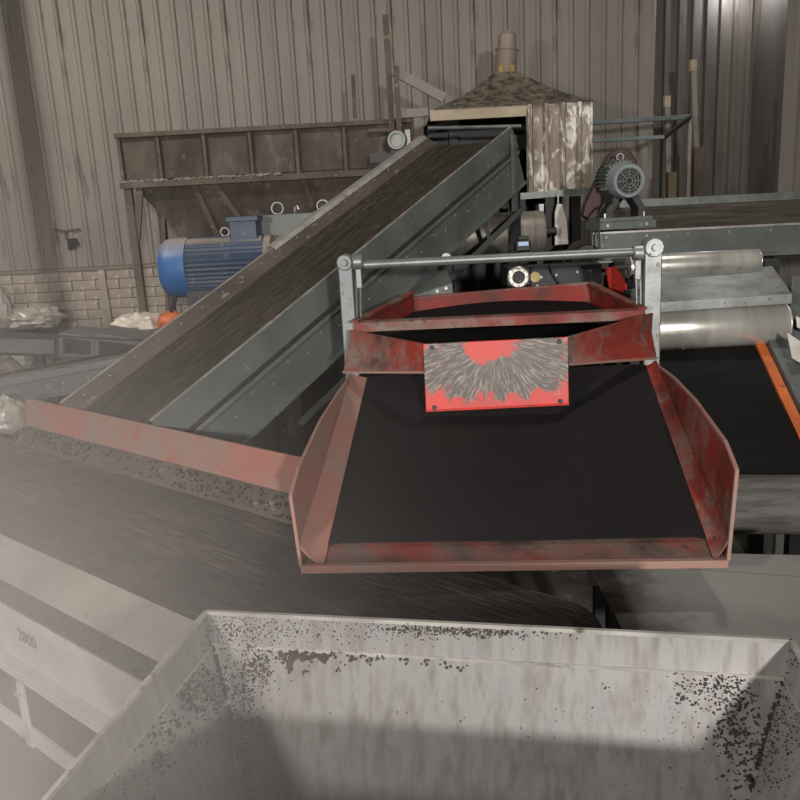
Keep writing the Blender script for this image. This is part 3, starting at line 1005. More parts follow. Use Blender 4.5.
# red guard beside the right post
rg = thing('red_guard', 'bright red guard plate behind the right link of the hanging frame', 'guard', T(612, 285, 5.0).xy.to_3d())
MB().plate([T(605, 268, 5.0), T(615, 266, 5.0), T(626, 285, 5.0), T(626, 310, 5.0), T(613, 310, 5.0)], .02).build('guard_plate', 'red_bright', rg)
MB().bar(T(612, 310, 5.02), V((T(612, 310, 5.02).x, 5.02, 0)), .05, .05, (0, 1, 0)).build('foot', 'grey_dark', rg)

# ------------------------------------------------------------------ trough conveyor crossing at right, with its drive motor
tc = thing('trough_conveyor', 'grey trough conveyor running across the right behind the drums', 'conveyor', (3.0, 6.4, 0))
def quadx(p0, p1, y0, Ya, name, m, dy0, dy1, t=.012, parent=tc):
    pass
tf0, tf1 = T(592, 234, 6.0), V((5.2, 5.9, 0))
tf1.z = T(800, 222.5, 6.0).z - .02
ax = (tf1 - tf0).normalized()
tn = V((-ax.y, ax.x, 0)).normalized()
Lt = (tf1 - tf0).length
b = MB().extr([tf0, tf1, tf1 - UP * .20, tf0 - UP * .20], tn * .01)
fw = b.build('front_plate', 'grey', tc)
bolts(Matrix.Identity(4), [tf0 + ax * (.1 + .3 * i) + UP * (-.03) for i in range(10)], -tn, .012, .008).build('bolt_row', 'galv', fw, kind='stuff')
MB().bar(tf0 + UP * .005 - tn * .02, tf1 + UP * .005 - tn * .02, .05, .014).build('front_rim', 'rail', tc)
MB().bar(tf0 - UP * .205 - tn * .02, tf1 - UP * .205 - tn * .02, .06, .014).build('lower_flange', 'pipe', tc)
b = MB()
def tp(s, o, z):
    return tf0 + ax * s + tn * o + UP * z
prof = [(.06, -.02), (.2, -.09), (.5, -.09), (.66, .10), (.72, .16)]
for (o0, z0), (o1, z1) in zip(prof, prof[1:]):
    b.face([tp(0.15, o0, z0), tp(Lt, o0, z0), tp(Lt, o1, z1), tp(.15, o1, z1)])
b.build('belt', 'inner_belt', tc, solid=.01)
MB().bar(tp(.25, .76, .20), tp(Lt, .76, .20), .05, .06).build('rear_rim', 'pipe', tc)
MB().extr([tp(.25, .74, .17), tp(Lt, .74, .17), tp(Lt, .74, -.24), tp(.25, .74, -.24)], tn * .012).build('rear_plate', 'grey_dark', tc)
MB().lathe(tp(.06, .08, -.20), tn, [(0, 0), (0, .125), (.02, .13), (.6, .13), (.62, .12), (.62, 0)], 24).build('end_pulley', 'black', tc)
MB().lathe(tp(-.03, -.02, -.20), tn, [(0, 0), (0, .12), (.05, .13), (.06, .11), (.06, 0)], 24).build('end_cover', 'black', tc)
for s in (.3, 2.0, 3.4):
    for o in (.03, .72):
        q = tp(s, o, -.2)
        MB().bar(q, (q.x, q.y, 0), .07, .07, (0, 1, 0)).build('leg', 'grey_dark', tc)

dm = thing('drive_motor', 'grey electric motor with fan grille and dark red belt guard on the trough conveyor', 'motor', T(628, 232, 6.1))
mc = T(629.5, 181, 5.78)
rm = .118
axm = V((-.03, 1, .03)).normalized()
bd = MB()
nfin = 28
prof2 = []
for i in range(nfin * 2):
    a = math.pi * i / nfin
    rr_ = rm * (1.12 if i % 2 else .95)
    prof2.append((a, rr_))
e1 = axm.orthogonal().normalized()
e2 = axm.cross(e1)
mb = mc + axm * .14 + UP * .02
bd.extr([mb + (e1 * math.cos(a) + e2 * math.sin(a)) * r_ for a, r_ in prof2], axm * .26)
bd.build('finned_body', 'grey', dm)
MB().lathe(mb + axm * .26, axm, [(0, rm * 1.1), (.05, rm * 1.0), (.06, .03), (.14, .03), (.14, 0)], 24).build('end_bell', 'grey', dm)
cw = MB().lathe(mc, axm, [(.012, rm * .72), (0, rm * .78), (0, rm * .92), (.02, rm * 1.0), (.15, rm * 1.04)], 32).build('fan_cowl', 'grey_light', dm)
MB().lathe(mc, axm, [(.02, 0), (.02, rm * .8)], 24).build('fan_dark', 'black', cw)
g = MB()
for r_ in (.2, .38, .56, .72):
    g.torus(mc + axm * .006, axm, rm * r_, .0045, 24, 5)
for i in range(8):
    a = math.pi * i / 4
    dd = (e1 * math.cos(a) + e2 * math.sin(a))
    g.bar(mc + axm * .006 + dd * rm * .15, mc + axm * .006 + dd * rm * .8, .007, .007, axm)
g.build('fan_grille', 'grey', cw)
MB().torus(mb + UP * (rm * 1.25) + axm * .08, axm, .024, .007, 14, 6).build('eye_bolt', 'galv', dm)
tb = T(612, 178, 5.95)
MB().extr([tb + V((-.05, 0, -.09)), tb + V((.03, 0, -.06)), tb + V((.055, 0, .09)), tb + V((-.015, 0, .10))], (0, .16, 0)).build('terminal_box', 'grey_light', dm, bevel=.012)
base = T(626, 214, 5.95)
for sx in (-.10, .10):
    b = MB()
    b.extr([base + V((sx * .55 - .03, 0, .14)), base + V((sx * .55 + .03, 0, .14)), base + V((sx * 1.15 + .025, 0, .04)), base + V((sx * 1.15 + .025, 0, -.02)),
            base + V((sx * 1.15 - .025, 0, -.02)), base + V((sx * 1.15 - .025, 0, .04))], (0, .2, 0))
    b.build('mount_foot', 'grey_dark', dm)
b0_ = base + V((-.21, -.02, -.02))
MB().box(b0_ - UP * .03, b0_ + V((.40, .28, 0))).build('slide_plate', 'grey', dm, bevel=.003)
MB().box(b0_ + V((-.02, -.02, -.085)), b0_ + V((.42, .30, -.03))).build('base_rail', 'grey', dm, bevel=.003)
b = MB()
for x in (.06, .34):
    b.cyl(b0_ + V((x, -.03, -.055)), b0_ + V((x, -.045, -.055)), .016, .014, 6)
    b.cyl(b0_ + V((x, .03, 0)), b0_ + V((x, .03, .03)), .012, .012, 6)
b.build('bolt', 'galv', dm, kind='stuff')
gd = [T(630, 150, 6.25), T(620, 148, 6.25), T(609, 155, 6.25), T(586, 204, 6.25), T(583, 216, 6.25), T(594, 222, 6.25), T(614, 214, 6.25), T(637, 178, 6.25), T(637, 160, 6.25)]
MB().extr(gd, (0, .12, 0)).build('belt_guard', 'darkred', dm, bevel=.012)
MB().tube([T(611, 190, 5.93), T(611, 203, 5.9), T(604, 206, 5.88), T(598, 215, 5.85), T(599, 245, 5.83), T(601, 260, 5.83)], .010, 8).build('power_cable', 'black', dm)

# ------------------------------------------------------------------ sooty hood over the conveyor head
hd = thing('extraction_hood', 'corrugated extraction hood with sooty pyramid roof and short duct', 'hood', (1.2, 8.1, 0))
YF, YB = 7.75, 9.2
x0, x1 = T(430, 115, YF).x, T(592, 100, YF).x
xm = T(526, 106, YF).x
zt, zb_ = T(560, 103, YF).z, T(560, 191, YF).z
sheet = MB()
prof = []
wpan = x1 - xm
for k in range(4):
    a = xm + wpan * k / 4
    prof += [(a, 0), (a + .015, -.03), (a + .045, -.03), (a + .06, 0)]
prof.append((x1 - .02, 0))
prof += [(x1 - .015, -.02), (x1, -.02), (x1, .02)]
for (xa, ya), (xb, yb) in zip(prof, prof[1:]):
    sheet.face([(xa, YF + ya, zb_), (xb, YF + yb, zb_), (xb, YF + yb, zt), (xa, YF + ya, zt)])
sheet.build('front_sheet', 'hood', hd, solid=.004)
MB().box((x0, YF - .02, zt - .10), (xm, YF + .04, zt)).build('front_beam', 'rim_cream', hd, bevel=.004)
MB().box((x1 - .01, YF, zb_), (x1, YB, zt)).build('right_sheet', 'hood', hd)
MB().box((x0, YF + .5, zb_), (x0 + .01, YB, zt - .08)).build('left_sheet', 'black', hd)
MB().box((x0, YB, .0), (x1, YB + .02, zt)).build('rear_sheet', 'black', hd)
ap = T(505, 73, 8.45)
rb = [(x0 + .03, YF - .03, zt), (x1 + .01, YF - .03, zt), (x1 + .01, YB, zt), (x0 + .03, YB, zt)]
rt = [ap + V((-.1, -.1, 0)), ap + V((.1, -.1, 0)), ap + V((.1, .1, 0)), ap + V((-.1, .1, 0))]
for k, nm in enumerate(('roof_front', 'roof_right', 'roof_rear', 'roof_left')):
    j = (k + 1) % 4
    p0, p1, t1, t0 = V(rb[k]), V(rb[j]), rt[j], rt[k]
    b = MB()
    b.grid(lambda u, v: p0.lerp(p1, u).lerp(t0.lerp(t1, u), v) - UP * (.035 * math.sin(math.pi * v)), 6, 6)
    b.build(nm, 'roof', hd, solid=.006)
dt = T(507, 26, 8.45)
hdct = dt.z - ap.z
du = MB().lathe(ap - UP * .06, (dt - ap).normalized() + V((.02, 0, 0)), [(0, .115), (.03, .112), (hdct * .62, .108), (hdct * .62, .116), (hdct * .65, .116), (hdct * .66, .095), (hdct * .93, .092), (hdct * 1.02, .06), (hdct * 1.05, 0)], 24).build('duct', 'duct', hd)
for dx in (-.055, .055):
    q = ap + V((dx, -.115, .02))
    MB().box(q + V((-.022, 0, -.03)), q + V((.022, .02, .035))).build('yellow_tape', 'yellow', du)
# supporting ledge beam and dark columns
MB().bar(T(488, 199, YF), T(597, 190, YF), .06, .06).build('ledge_beam', 'pipe', hd)
MB().cyl(T(428, 128, YF + .05), T(521, 126, YF + .05), .018, n=10).build('curtain_rod', 'pipe', hd)
for px, py in ((520, 198), (575, 196), (549, 196)):
    q = T(px, py, YF + .1)
    MB().bar(q, (q.x, q.y, 0), .09, .09, (0, 1, 0)).build('column', 'black', hd)
q = T(455, 196, YB - .1)
MB().bar((q.x, q.y, zt - .1), (q.x, q.y, 0), .09, .09, (0, 1, 0)).build('column', 'black', hd)
MB().bar((x1 - .05, YB - .1, zt), (x1 - .05, YB - .1, 0), .09, .09, (0, 1, 0)).build('column', 'black', hd)

# machinery in the gap under the hood
gd_ = thing('gap_drum', 'dull steel drum in the dark gap under the hood', 'drum', T(495, 235, 7.3).xy.to_3d())
a, c = T(436, 238, 7.44), T(543, 232, 7.44)
r = (T(520, 214, 7.44) - T(520, 257, 7.44)).length / 2
h = (c - a).length
MB().lathe(a, c - a, [(0, 0), (0, r), (h - .02, r), (h, r * .95), (h, 0)], 32).build('shell', 'drum', gd_)
MB().cyl(a - V((.2, 0, 0)), c + V((.12, 0, 0)), .04, n=12).build('shaft', 'black', gd_)
for q in (a, c):
    MB().bar((q.x - .03, q.y + .02, q.z + .02), (q.x - .03, q.y + .02, 0), .06, .08, (0, 1, 0)).build('stand', 'black', gd_)
br_ = thing('light_bracket', 'pale bracket plate above the dull drum under the hood', 'bracket', T(505, 216, 7.5).xy.to_3d())
MB().extr([T(488, 216, 7.68), T(523, 213, 7.68), T(523, 218, 7.68), T(490, 221, 7.68)], (0, .05, 0)).build('bracket_bar', 'drum', br_)
MB().extr([T(497, 203, 7.68), T(509, 202, 7.68), T(510, 208, 7.68), T(503, 209, 7.68)], (0, .03, 0)).build('bracket_tab', 'drum', br_)
q = T(505, 216, 7.72)
MB().bar((q.x, q.y, q.z + .1), (q.x, q.y, 0), .05, .05, (0, 1, 0)).build('bracket_post', 'black', br_)
ws = thing('pale_strip', 'pale plastic strip hanging between the dark columns under the hood', 'strip', T(562, 245, 7.6).xy.to_3d())
MB().extr([T(557, 204, 7.6), T(562, 204, 7.6), T(567, 222, 7.6), T(568, 244, 7.6), T(555, 245, 7.6), T(555, 213, 7.6)], (0, .01, 0)).build('strip_sheet', 'white', ws)
MB().bar(T(558, 194, 7.6), T(558, 206, 7.6), .02, .01).build('strip_tie', 'white', ws)
ws2 = MB(Matrix.Translation(T(541, 211, 7.62))).extr([T(539, 204, 7.62), T(544, 204, 7.62), T(543, 218, 7.62), T(540, 218, 7.62)], (0, .01, 0)).build('pale_tab', 'white')
tag(ws2, 'small narrow pale tab left of the hanging plastic strip', 'tab')

gb = thing('gear_unit', 'black gear unit with round steel flange behind the cross pipe', 'gearbox', T(550, 290, 5.6).xy.to_3d())
MB().box(T(507, 287, 5.6), T(531, 266, 5.6) + V((0, .25, 0))).build('case', 'black', gb, bevel=.01)
fc = T(518, 277, 5.59)
fg = MB().lathe(fc, (0, -1, 0), [(0, .075), (.02, .075), (.03, .066), (.03, .045), (.0, .042)], 28).build('flange_ring', 'chrome', gb)
bb = MB()
for i in range(8):
    a_ = math.pi * i / 4
    q = fc + V((math.cos(a_) * .058, -.03, math.sin(a_) * .058))
    bb.cyl(q, q + V((0, -.012, 0)), .008, n=6)
bb.build('bolt', 'galv', fg, kind='stuff')
bmq = MB().box(T(531, 287, 5.62), T(602, 263, 5.62) + V((0, .2, 0))).build('beam', 'grey_dark', gb, bevel=.006)
MB().lathe(T(535, 277, 5.61), (0, -1, 0), [(0, .038), (.006, .036), (.006, 0)], 20).build('plaque', 'plaque', bmq)
bb = MB()
for px, py in ((541, 277), (556, 275), (577, 272), (590, 271), (537, 286)):
    q = T(px, py, 5.61)
    bb.cyl(q, q + V((0, -.012, 0)), .012, .01, 6)
bb.build('bolt', 'galv', bmq, kind='stuff')
for px in (515, 592):
    q = T(px, 287, 5.72)
    MB().bar(q, (q.x, q.y, 0), .1, .1, (0, 1, 0)).build('stand', 'black', gb)
MB().tube([T(548, 263, 5.6), T(552, 272, 5.55), T(558, 282, 5.55), T(560, 290, 5.6)], .006, 6).build('cable', 'black', gb)
md = thing('meter_box', 'small dark meter box with pale blue label above the cross pipe', 'meter', T(524, 253, 5.7))
q = T(515, 266, 5.66)
MB().box(T(516, 252, 5.66), T(531, 240, 5.66) + V((0, .1, 0))).build('case', 'black', md, bevel=.012)
MB().box(T(518, 240, 5.68), T(529, 236, 5.68) + V((0, .07, 0))).build('cap', 'black', md, bevel=.006)
MB().box(T(518.5, 246, 5.655), T(528.5, 241.5, 5.655) + V((0, .006, 0))).build('blue_label', 'screen', md)
MB().box(T(520, 264.5, 5.68), T(527, 252, 5.68) + V((0, .05, 0))).build('neck', 'black', md)

gm = thing('grey_cover', 'grey cover plate between the inclined conveyor and the red box', 'cover', T(430, 290, 5.9).xy.to_3d())
MB().plate([T(404, 299, 5.55), T(452, 283, 5.55), T(447, 268, 5.9), T(424, 274, 5.9)], .03).build('cover_plate', 'grey', gm, bevel=.004)
MB().extr([T(404, 299, 5.55), T(452, 283, 5.55), T(453, 296, 5.55), T(404, 310, 5.55)], (0, .02, 0)).build('cover_front', 'grey', gm)
bb = MB()
for px, py in ((437, 291), (446, 288)):
    q = T(px, py, 5.54)
    bb.cyl(q, q + V((0, -.014, 0)), .014, .012, 6)
bb.build('bolt', 'rail', gm, kind='stuff')
MB().lathe(T(446, 258, 5.9), (0, -1, .1), [(-.08, 0), (-.08, .03), (0, .03), (0, .038), (.03, .034), (.03, 0)], 16).build('bearing', 'pipe', gm)
q = T(435, 293, 5.72)
MB().bar(q, (q.x, q.y, 0), .12, .12, (0, 1, 0)).build('stand', 'black', gm)

# ------------------------------------------------------------------ rusty bin at the back
YR = 8.5
bn = thing('rusty_bin', 'long rusty panelled bin on legs against the back wall', 'bin', T(250, 200, YR).xy.to_3d())
tl, trr = T(118, 135, YR), T(412, 117, YR)
zbt, zbb = (tl.z + trr.z) / 2, T(122, 186, YR).z
tl.z = trr.z = zbt
Dp = 1.1
MB().box((tl.x, YR + .02, zbb), (trr.x, YR + .04, zbt)).build('front_backing', 'rust', bn)
edges = [tl.x] + [T(p, 150, YR).x for p in (159, 205, 251, 297, 345, 395)] + [trr.x]
for a_, c_ in zip(edges, edges[1:]):
    MB().box((a_ + .03, YR + .005, zbb + .05), (c_ - .03, YR + .03, zbt - .05)).build('panel', 'rust', bn, bevel=.006)
for a_ in edges:
    MB().box((a_ - .016, YR - .03, zbb), (a_ + .016, YR + .02, zbt)).build('stiffener', 'rust_frame', bn)
MB().box((tl.x - .03, YR - .05, zbt - .045), (trr.x, YR + .02, zbt)).build('top_rim', 'rust_frame', bn, bevel=.004)
br2 = MB().box((tl.x - .03, YR - .06, zbb - .03), (trr.x, YR + .02, zbb + .03)).build('bottom_rim', 'rust_frame', bn, bevel=.004)
b = MB()
random.seed(6)
for i in range(150):
    p = V((random.uniform(tl.x, tl.x + 1.6), YR - .04 + random.uniform(-.015, .03), zbb + .035))
    r = random.uniform(.008, .02)
    b.lathe(p, (random.random() - .5, random.random() - .5, 1), [(-r, 0), (-r * .3, r * 1.6), (r * .6, r), (r, 0)], 6)
b.build('dust_ridge', 'dust', br2, kind='stuff')
for nm, lo, hi in (('left_end', (tl.x, YR, zbb), (tl.x + .015, YR + Dp, zbt)), ('rear_side', (tl.x, YR + Dp, zbb), (trr.x, YR + Dp + .015, zbt)),
                   ('right_end', (trr.x - .015, YR, zbb), (trr.x, YR + Dp, zbt))):
    MB().box(lo, hi).build(nm, 'rust', bn)
# funnel below
f0, f1 = T(133, 190, YR).x, trr.x
zf = T(180, 262, YR).z
g0x, g1x = T(196, 262, YR).x, T(390, 262, YR).x
ft = [(f0, YR + .03, zbb), (f1, YR + .03, zbb), (f1, YR + Dp, zbb), (f0, YR + Dp, zbb)]
fb = [(g0x, YR + .35, zf), (g1x, YR + .35, zf), (g1x, YR + .75, zf), (g0x, YR + .75, zf)]
for k, nm in enumerate(('funnel_front', 'funnel_right', 'funnel_rear', 'funnel_left')):
    j = (k + 1) % 4
    MB().face([ft[k], ft[j], fb[j], fb[k]]).build(nm, 'rust', bn, solid=.008)
for px in (195, 215, 305):
    u = (T(px, 200, YR).x - f0) / (f1 - f0)
    p, q = V(ft[0]).lerp(V(ft[1]), u), V(fb[0]).lerp(V(fb[1]), u + .06 if px > 200 else u - .08)
    MB().bar(p - V((0, .03, 0)), q - V((0, .03, 0)), .05, .03, (0, 1, 0)).build('funnel_rib', 'rust_frame', bn)
MB().box((g0x, YR + .35, 1.0), (g1x, YR + .75, zf)).build('outlet_box', 'rust', bn)
lx = tl.x + .035
for x, y in ((lx, YR), (lx, YR + Dp), (trr.x - .1, YR), (trr.x - .1, YR + Dp)):
    MB().bar((x, y, zbb), (x, y, 0), .075, .075, (0, 1, 0)).build('leg', 'rust_frame', bn)
MB().bar((lx + .12, YR, zbb - .03), (lx + .02, YR, zbb - .55), .07, .04, (0, 1, 0)).build('brace', 'rust_frame', bn)
MB().bar(V((T(157, 190, YR).x, YR + .2, zbb)), V((T(152, 320, YR).x, YR + .2, 0)), .035, .035, (0, 1, 0)).build('brace_pole', 'rust_frame', bn)

# ------------------------------------------------------------------ blue motor and gear case behind the conveyor
YM = 6.75
bmo = thing('electric_motor', 'big blue electric motor behind the inclined conveyor', 'motor', V((T(215, 268, YM).x, YM, 0)))
mc = T(192, 267, YM)
R_ = (T(192, 238, YM) - T(192, 297, YM)).length / 2
axm = V((1, -.03, 0)).normalized()
mc.y += .0
cw = MB().lathe(mc, -axm, [(0, R_ * 1.0), (.14, R_ * 1.0), (.19, R_ * .95), (.225, R_ * .82), (.235, R_ * .6), (.235, 0)], 40).build('fan_cowl', 'blue', bmo)
bd = MB()
e1 = V((0, 0, 1))
e2 = axm.cross(e1)
prof2 = []
nf = 40
for i in range(nf * 2):
    a = math.pi * i / nf
    prof2.append((a, R_ * (.98 if i % 2 else .93)))
bd.extr([mc + (e1 * math.cos(a) + e2 * math.sin(a)) * r_ for a, r_ in prof2], axm * .64)
bd.build('finned_body', 'blue_dark', bmo)
MB().bar(mc + axm * .0 + V((0, -R_ * .42, R_ * .85)), mc + axm * .62 + V((0, -R_ * .42, R_ * .85)), .07, .02, (0, -.4, 1)).build('dusty_rib', 'dust', bmo)
tbx = T(246, 240, YM - .05)
t_ = MB().box(tbx + V((-.11, -.1, -.06)), tbx + V((.11, .14, .16))).build('terminal_box', 'blue_dark', bmo, bevel=.008)
MB().box(tbx + V((-.13, -.12, .15)), tbx + V((.13, .16, .19))).build('terminal_lid', 'blue_dark', t_, bevel=.006)
MB().torus(T(225, 232, YM), (0, 1, 0), .035, .009, 16, 6).build('eye_bolt', 'pipe', bmo)
MB().lathe(mc + axm * .64, axm, [(0, R_ * 1.0), (.05, R_ * .95), (.06, .05), (.2, .05), (.2, 0)], 30).build('end_bell', 'dust', bmo)
MB().box((mc.x - .02, YM - R_ * .8, mc.z - R_ - .06), (mc.x + .62, YM + R_ * .8, mc.z - R_ + .06)).build('foot_plate', 'grey_dark', bmo)
for x in (.05, .55):
    for y in (-.18, .18):
        MB().bar((mc.x + x, YM + y, mc.z - R_ - .05), (mc.x + x, YM + y, 0), .07, .07, (0, 1, 0)).build('stand_leg', 'grey_dark', bmo)
MB().tube([T(176, 290, YM - .1), T(175, 300, YM - .1), T(171, 312, YM - .1)], .018, 8).build('cable', 'black', bmo)

gc = thing('gear_case', 'grey gear case with lifting rings behind the inclined conveyor', 'gearbox', V((T(300, 240, 7.0).x, 7.0, 0)))
ga, gb2 = T(264, 262, 7.0), T(345, 214, 7.0)
zg = T(300, 213, 7.0).z
cs_ = MB().box((ga.x, 7.02, 1.6), (gb2.x - .08, 7.5, zg)).build('case', 'grey', gc, bevel=.01)
for px in (274, 321):
    q = T(px, 207, 7.0)
    MB().torus((q.x, 7.2, zg + .05), (0, 1, 0), .05, .009, 20, 6).build('lifting_ring', 'pipe', gc)
q = T(294, 213, 7.0)
MB().tube([(q.x, 7.1, zg - .03), (q.x, 7.1, zg + .05), (q.x + .02, 7.1, zg + .06), (q.x + .03, 7.1, zg + .03)], .012, 6).build('vent_cock', 'galv', gc)
MB().box((ga.x + .05, 7.07, 0), (gb2.x - .13, 7.45, 1.6)).build('pedestal', 'grey_dark', gc)

# ------------------------------------------------------------------ left background: bench machine, side conveyor, sacks
YL = 7.3
lm_ = thing('bench_machine', 'long grey low machine with inset panels at the left below the bricks', 'machine', V((T(60, 350, YL).x, YL, 0)))
def lp(px, py, dy=0):
    return T(px, py, YL + dy)
o_ = MB().extr([lp(-40, 330), lp(58, 336), lp(58, 357), lp(-40, 354)], (0, .5, 0)).build('long_body', 'grey_dark', lm_, bevel=.006)
MB().extr([lp(-30, 338, -.01), lp(54, 340, -.01), lp(54, 354, -.01), lp(-30, 352, -.01)], (0, .015, 0)).build('inset_trough', 'grey', o_)
o_ = MB().extr([lp(58, 333), lp(94, 337), lp(94, 358), lp(58, 357)], (0, .5, 0)).build('panel_body', 'grey', lm_, bevel=.008)
MB().extr([lp(63, 338, -.01), lp(90, 341, -.01), lp(90, 354, -.01), lp(63, 353, -.01)], (0, .015, 0)).build('inset_panel', 'grey_dark', o_, bevel=.004)
MB().extr([lp(66, 343, -.016), lp(71, 343.5, -.016), lp(71, 350, -.016), lp(66, 349.5, -.016)], (0, .01, 0)).build('panel_hole', 'black', o_)
o_ = MB().extr([lp(94, 333), lp(150, 341), lp(150, 362), lp(94, 358)], (0, .5, 0)).build('end_body', 'grey', lm_, bevel=.008)
MB().extr([lp(99, 341, -.01), lp(140, 346, -.01), lp(140, 358, -.01), lp(99, 354, -.01)], (0, .015, 0)).build('inset_panel', 'grey_dark', o_)
MB().plate([lp(-40, 329), lp(58, 335), lp(150, 340), lp(150, 334, .5), lp(58, 329, .5), lp(-40, 324, .5)], .02).build('top_plate', 'grey_dark', lm_)
for px in (-20, 38, 120):
    q = lp(px, 354, .1)
    MB().bar(q, (q.x, q.y, 0), .10, .08, (0, 1, 0)).build('leg', 'grey_dark', lm_)
for p_, q_ in (((7, 358), (24, 372)), ((26, 370), (32, 356))):
    MB().bar(lp(*p_, .05), lp(*q_, .05), .06, .03, (0, 1, 0)).build('brace', 'grey', lm_)

sc_ = thing('side_conveyor', 'grey channel-framed side conveyor rising behind the inclined belt at left', 'conveyor', V((T(60, 385, 6.2).x, 6.2, 0)))
def sp_(px, py, dy=0):
    return T(px, py, 6.2 + dy)
a0, a1 = sp_(-60, 392), sp_(150, 352, .25)
b = MB().extr([a0, a1, a1 - UP * .055, a0 - UP * .055], (0, .25, 0)).build('top_flange', 'grey', sc_, bevel=.004)
b = MB().extr([a0 - UP * .06 + V((0, .05, 0)), a1 - UP * .06 + V((0, .05, 0)), a1 - UP * .20 + V((0, .05, 0)), a0 - UP * .20 + V((0, .05, 0))], (0, .012, 0)).build('web', 'grey', sc_)
bb = MB()
for t in (.27, .34, .43, .56, .68):
    q = a0.lerp(a1, t) + V((0, .05, -.12))
    bb.cyl(q, q + V((0, -.012, 0)), .012, n=6)
bb.build('bolt', 'rail', b, kind='stuff')
MB().extr([a0 - UP * .2, a1 - UP * .2, a1 - UP * .215, a0 - UP * .215], (0, .10, 0)).build('lower_flange', 'grey', sc_)
MB().extr([a0 + V((0, .25, .0)), a1 + V((0, .25, .0)), a1 + V((0, .6, -.02)), a0 + V((0, .6, -.02))], UP * .01).build('belt', 'belt', sc_)
for t in (.36, .5, .62, .15):
    q = a0.lerp(a1, t) + V((0, .1, -.2))
    MB().bar(q + UP * .12, (q.x, q.y, 0), .05, .06, (0, 1, 0)).build('leg', 'grey_dark', sc_)
MB().bar(sp_(2, 402, .1), sp_(14, 416, .1), .03, .03, (0, 1, 0)).build('brace', 'grey_dark', sc_)

def sack(name, label, cat, c, size, m, seed, cr=.18):
    c = V(c)
    b = MB()
    def fn(u, v):
        th, ph = 2 * math.pi * u, math.pi * v
        d = V((math.cos(th) * math.sin(ph), math.sin(th) * math.sin(ph), math.cos(ph)))
        k = 1 + cr * (abs(noise.noise(d * 2.2 + V((seed, 0, 0)))) * 2 - .3) + cr * .6 * abs(noise.noise(d * 5 + V((0, seed, 0))))
        p = V((d.x * size[0], d.y * size[1], max(-.85, d.z) * size[2])) * k
        p.z = max(p.z, -size[2] * .85)
        return c + p
    b.grid(fn, 28, 16)
    b.fr = Matrix.Translation((c.x, c.y, c.z - size[2] * .85))
    return tag(b.build(name, m), label, cat)
ztop = lp(40, 332, .25)
sack('plastic_sack', 'crumpled clear plastic sheeting heaped on the low grey machine', 'plastic', (T(38, 325, 7.55).x, 7.55, T(38, 322, 7.55).z + .03), (.22, .2, .10), 'film', 3.1, .35)
sack('plastic_sack', 'tall upright plastic wrap at the left edge above the low machine', 'plastic', (T(3, 318, 7.6).x, 7.6, T(3, 318, 7.6).z + .09), (.09, .1, .22), 'film', 9.1, .3)
sack('woven_sack', 'folded pale woven sack beside the rusty leg at the wall', 'sack', (T(140, 330, 8.1).x, 8.1, T(140, 327, 8.1).z), (.24, .2, .12), 'bag', 5.3, .35)
sack('orange_sack', 'small orange sack half hidden behind the inclined conveyor', 'sack', (T(172, 325, 7.9).x, 7.9, T(172, 322, 7.9).z), (.13, .12, .10), 'orange', 7.7, .2)
pt = thing('pallet_table', 'low dark table carrying the woven and orange sacks', 'table', V((T(155, 340, 8.0).x, 8.0, 0)))
zt_ = T(140, 327, 8.1).z - .12 * .85
MB().box((T(112, 340, 8.0).x, 7.86, zt_ - .05), (T(205, 340, 8.0).x, 8.35, zt_)).build('table_top', 'grey_dark', pt)
for x in (T(116, 340, 8.0).x, T(200, 340, 8.0).x):
    for y in (7.92, 8.3):
        MB().bar((x, y, zt_ - .05), (x, y, 0), .06, .06, (0, 1, 0)).build('leg', 'grey_dark', pt)
sack('plastic_sack', 'white plastic bundle low at the left beside the side conveyor leg', 'plastic', (T(8, 420, 5.6).x, 5.6, T(8, 420, 5.6).z), (.14, .14, .14), 'film', 2.2, .3)
sack('plastic_sack', 'second white plastic bundle standing behind the side conveyor web', 'plastic', (T(20, 405, 6.9).x, 6.9, T(20, 400, 6.9).z), (.25, .14, .16), 'film', 6.2, .3)
# dark hole in the wall sheet, with hanging scraps
hl = thing('wall_flap', 'torn dark flap with wire on the left of the sheet wall', 'flap', V((T(73, 245, YW - .05).x, YW - .05, T(73, 248, YW - .05).z)))
MB().extr([T(67, 239, YW - .05), T(76, 238, YW - .05), T(79, 244, YW - .05), T(74, 249, YW - .05), T(68, 250, YW - .05)], (0, .02, 0)).build('flap', 'black', hl)
MB().tube([T(53, 229, YW - .05), T(65, 231, YW - .05), T(80, 229, YW - .05)], .012, 6).build('wire', 'rust_frame', hl)
MB().tube([T(65, 231, YW - .05), T(66, 240, YW - .05)], .01, 6).build('wire', 'rust_frame', hl)

# ------------------------------------------------------------------ poles and fittings left of the hood
pg = thing('pole_bracket', 'rusty poles with a slanting trough leaning left of the hood', 'poles', V((T(392, 120, 8.3).x, 8.3, 0)))
MB().bar(T(385.5, 15, 8.38), V((T(394, 140, 8.38).x, 8.38, 0)), .06, .05, (0, 1, 0)).build('tall_pole', 'rust_frame', pg)
MB().bar(T(396, 66, 8.28), V((T(398, 130, 8.28).x, 8.28, 0)), .05, .05, (0, 1, 0)).build('short_pole', 'rust_frame', pg)
MB().bar(T(394, 71, 8.32), T(444, 98, 8.32), .05, .09, (0, 0, 1)).build('slant_trough', 'sheet', pg)
MB().bar(T(400, 114, 8.32), T(428, 112, 8.32), .05, .08).build('short_rail', 'sheet', pg)
MB().bar(T(353, 75, 8.54), T(355, 118, 8.54), .04, .04, (0, 1, 0)).build('stub_pole', 'rust_frame', pg)
pm = thing('small_motor', 'small round fan motor left of the hood end of the inclined conveyor', 'motor', V((T(398, 140, 8.0).x, 8.0, T(398, 150, 8.0).z)))
q = T(396.5, 140, 7.95)
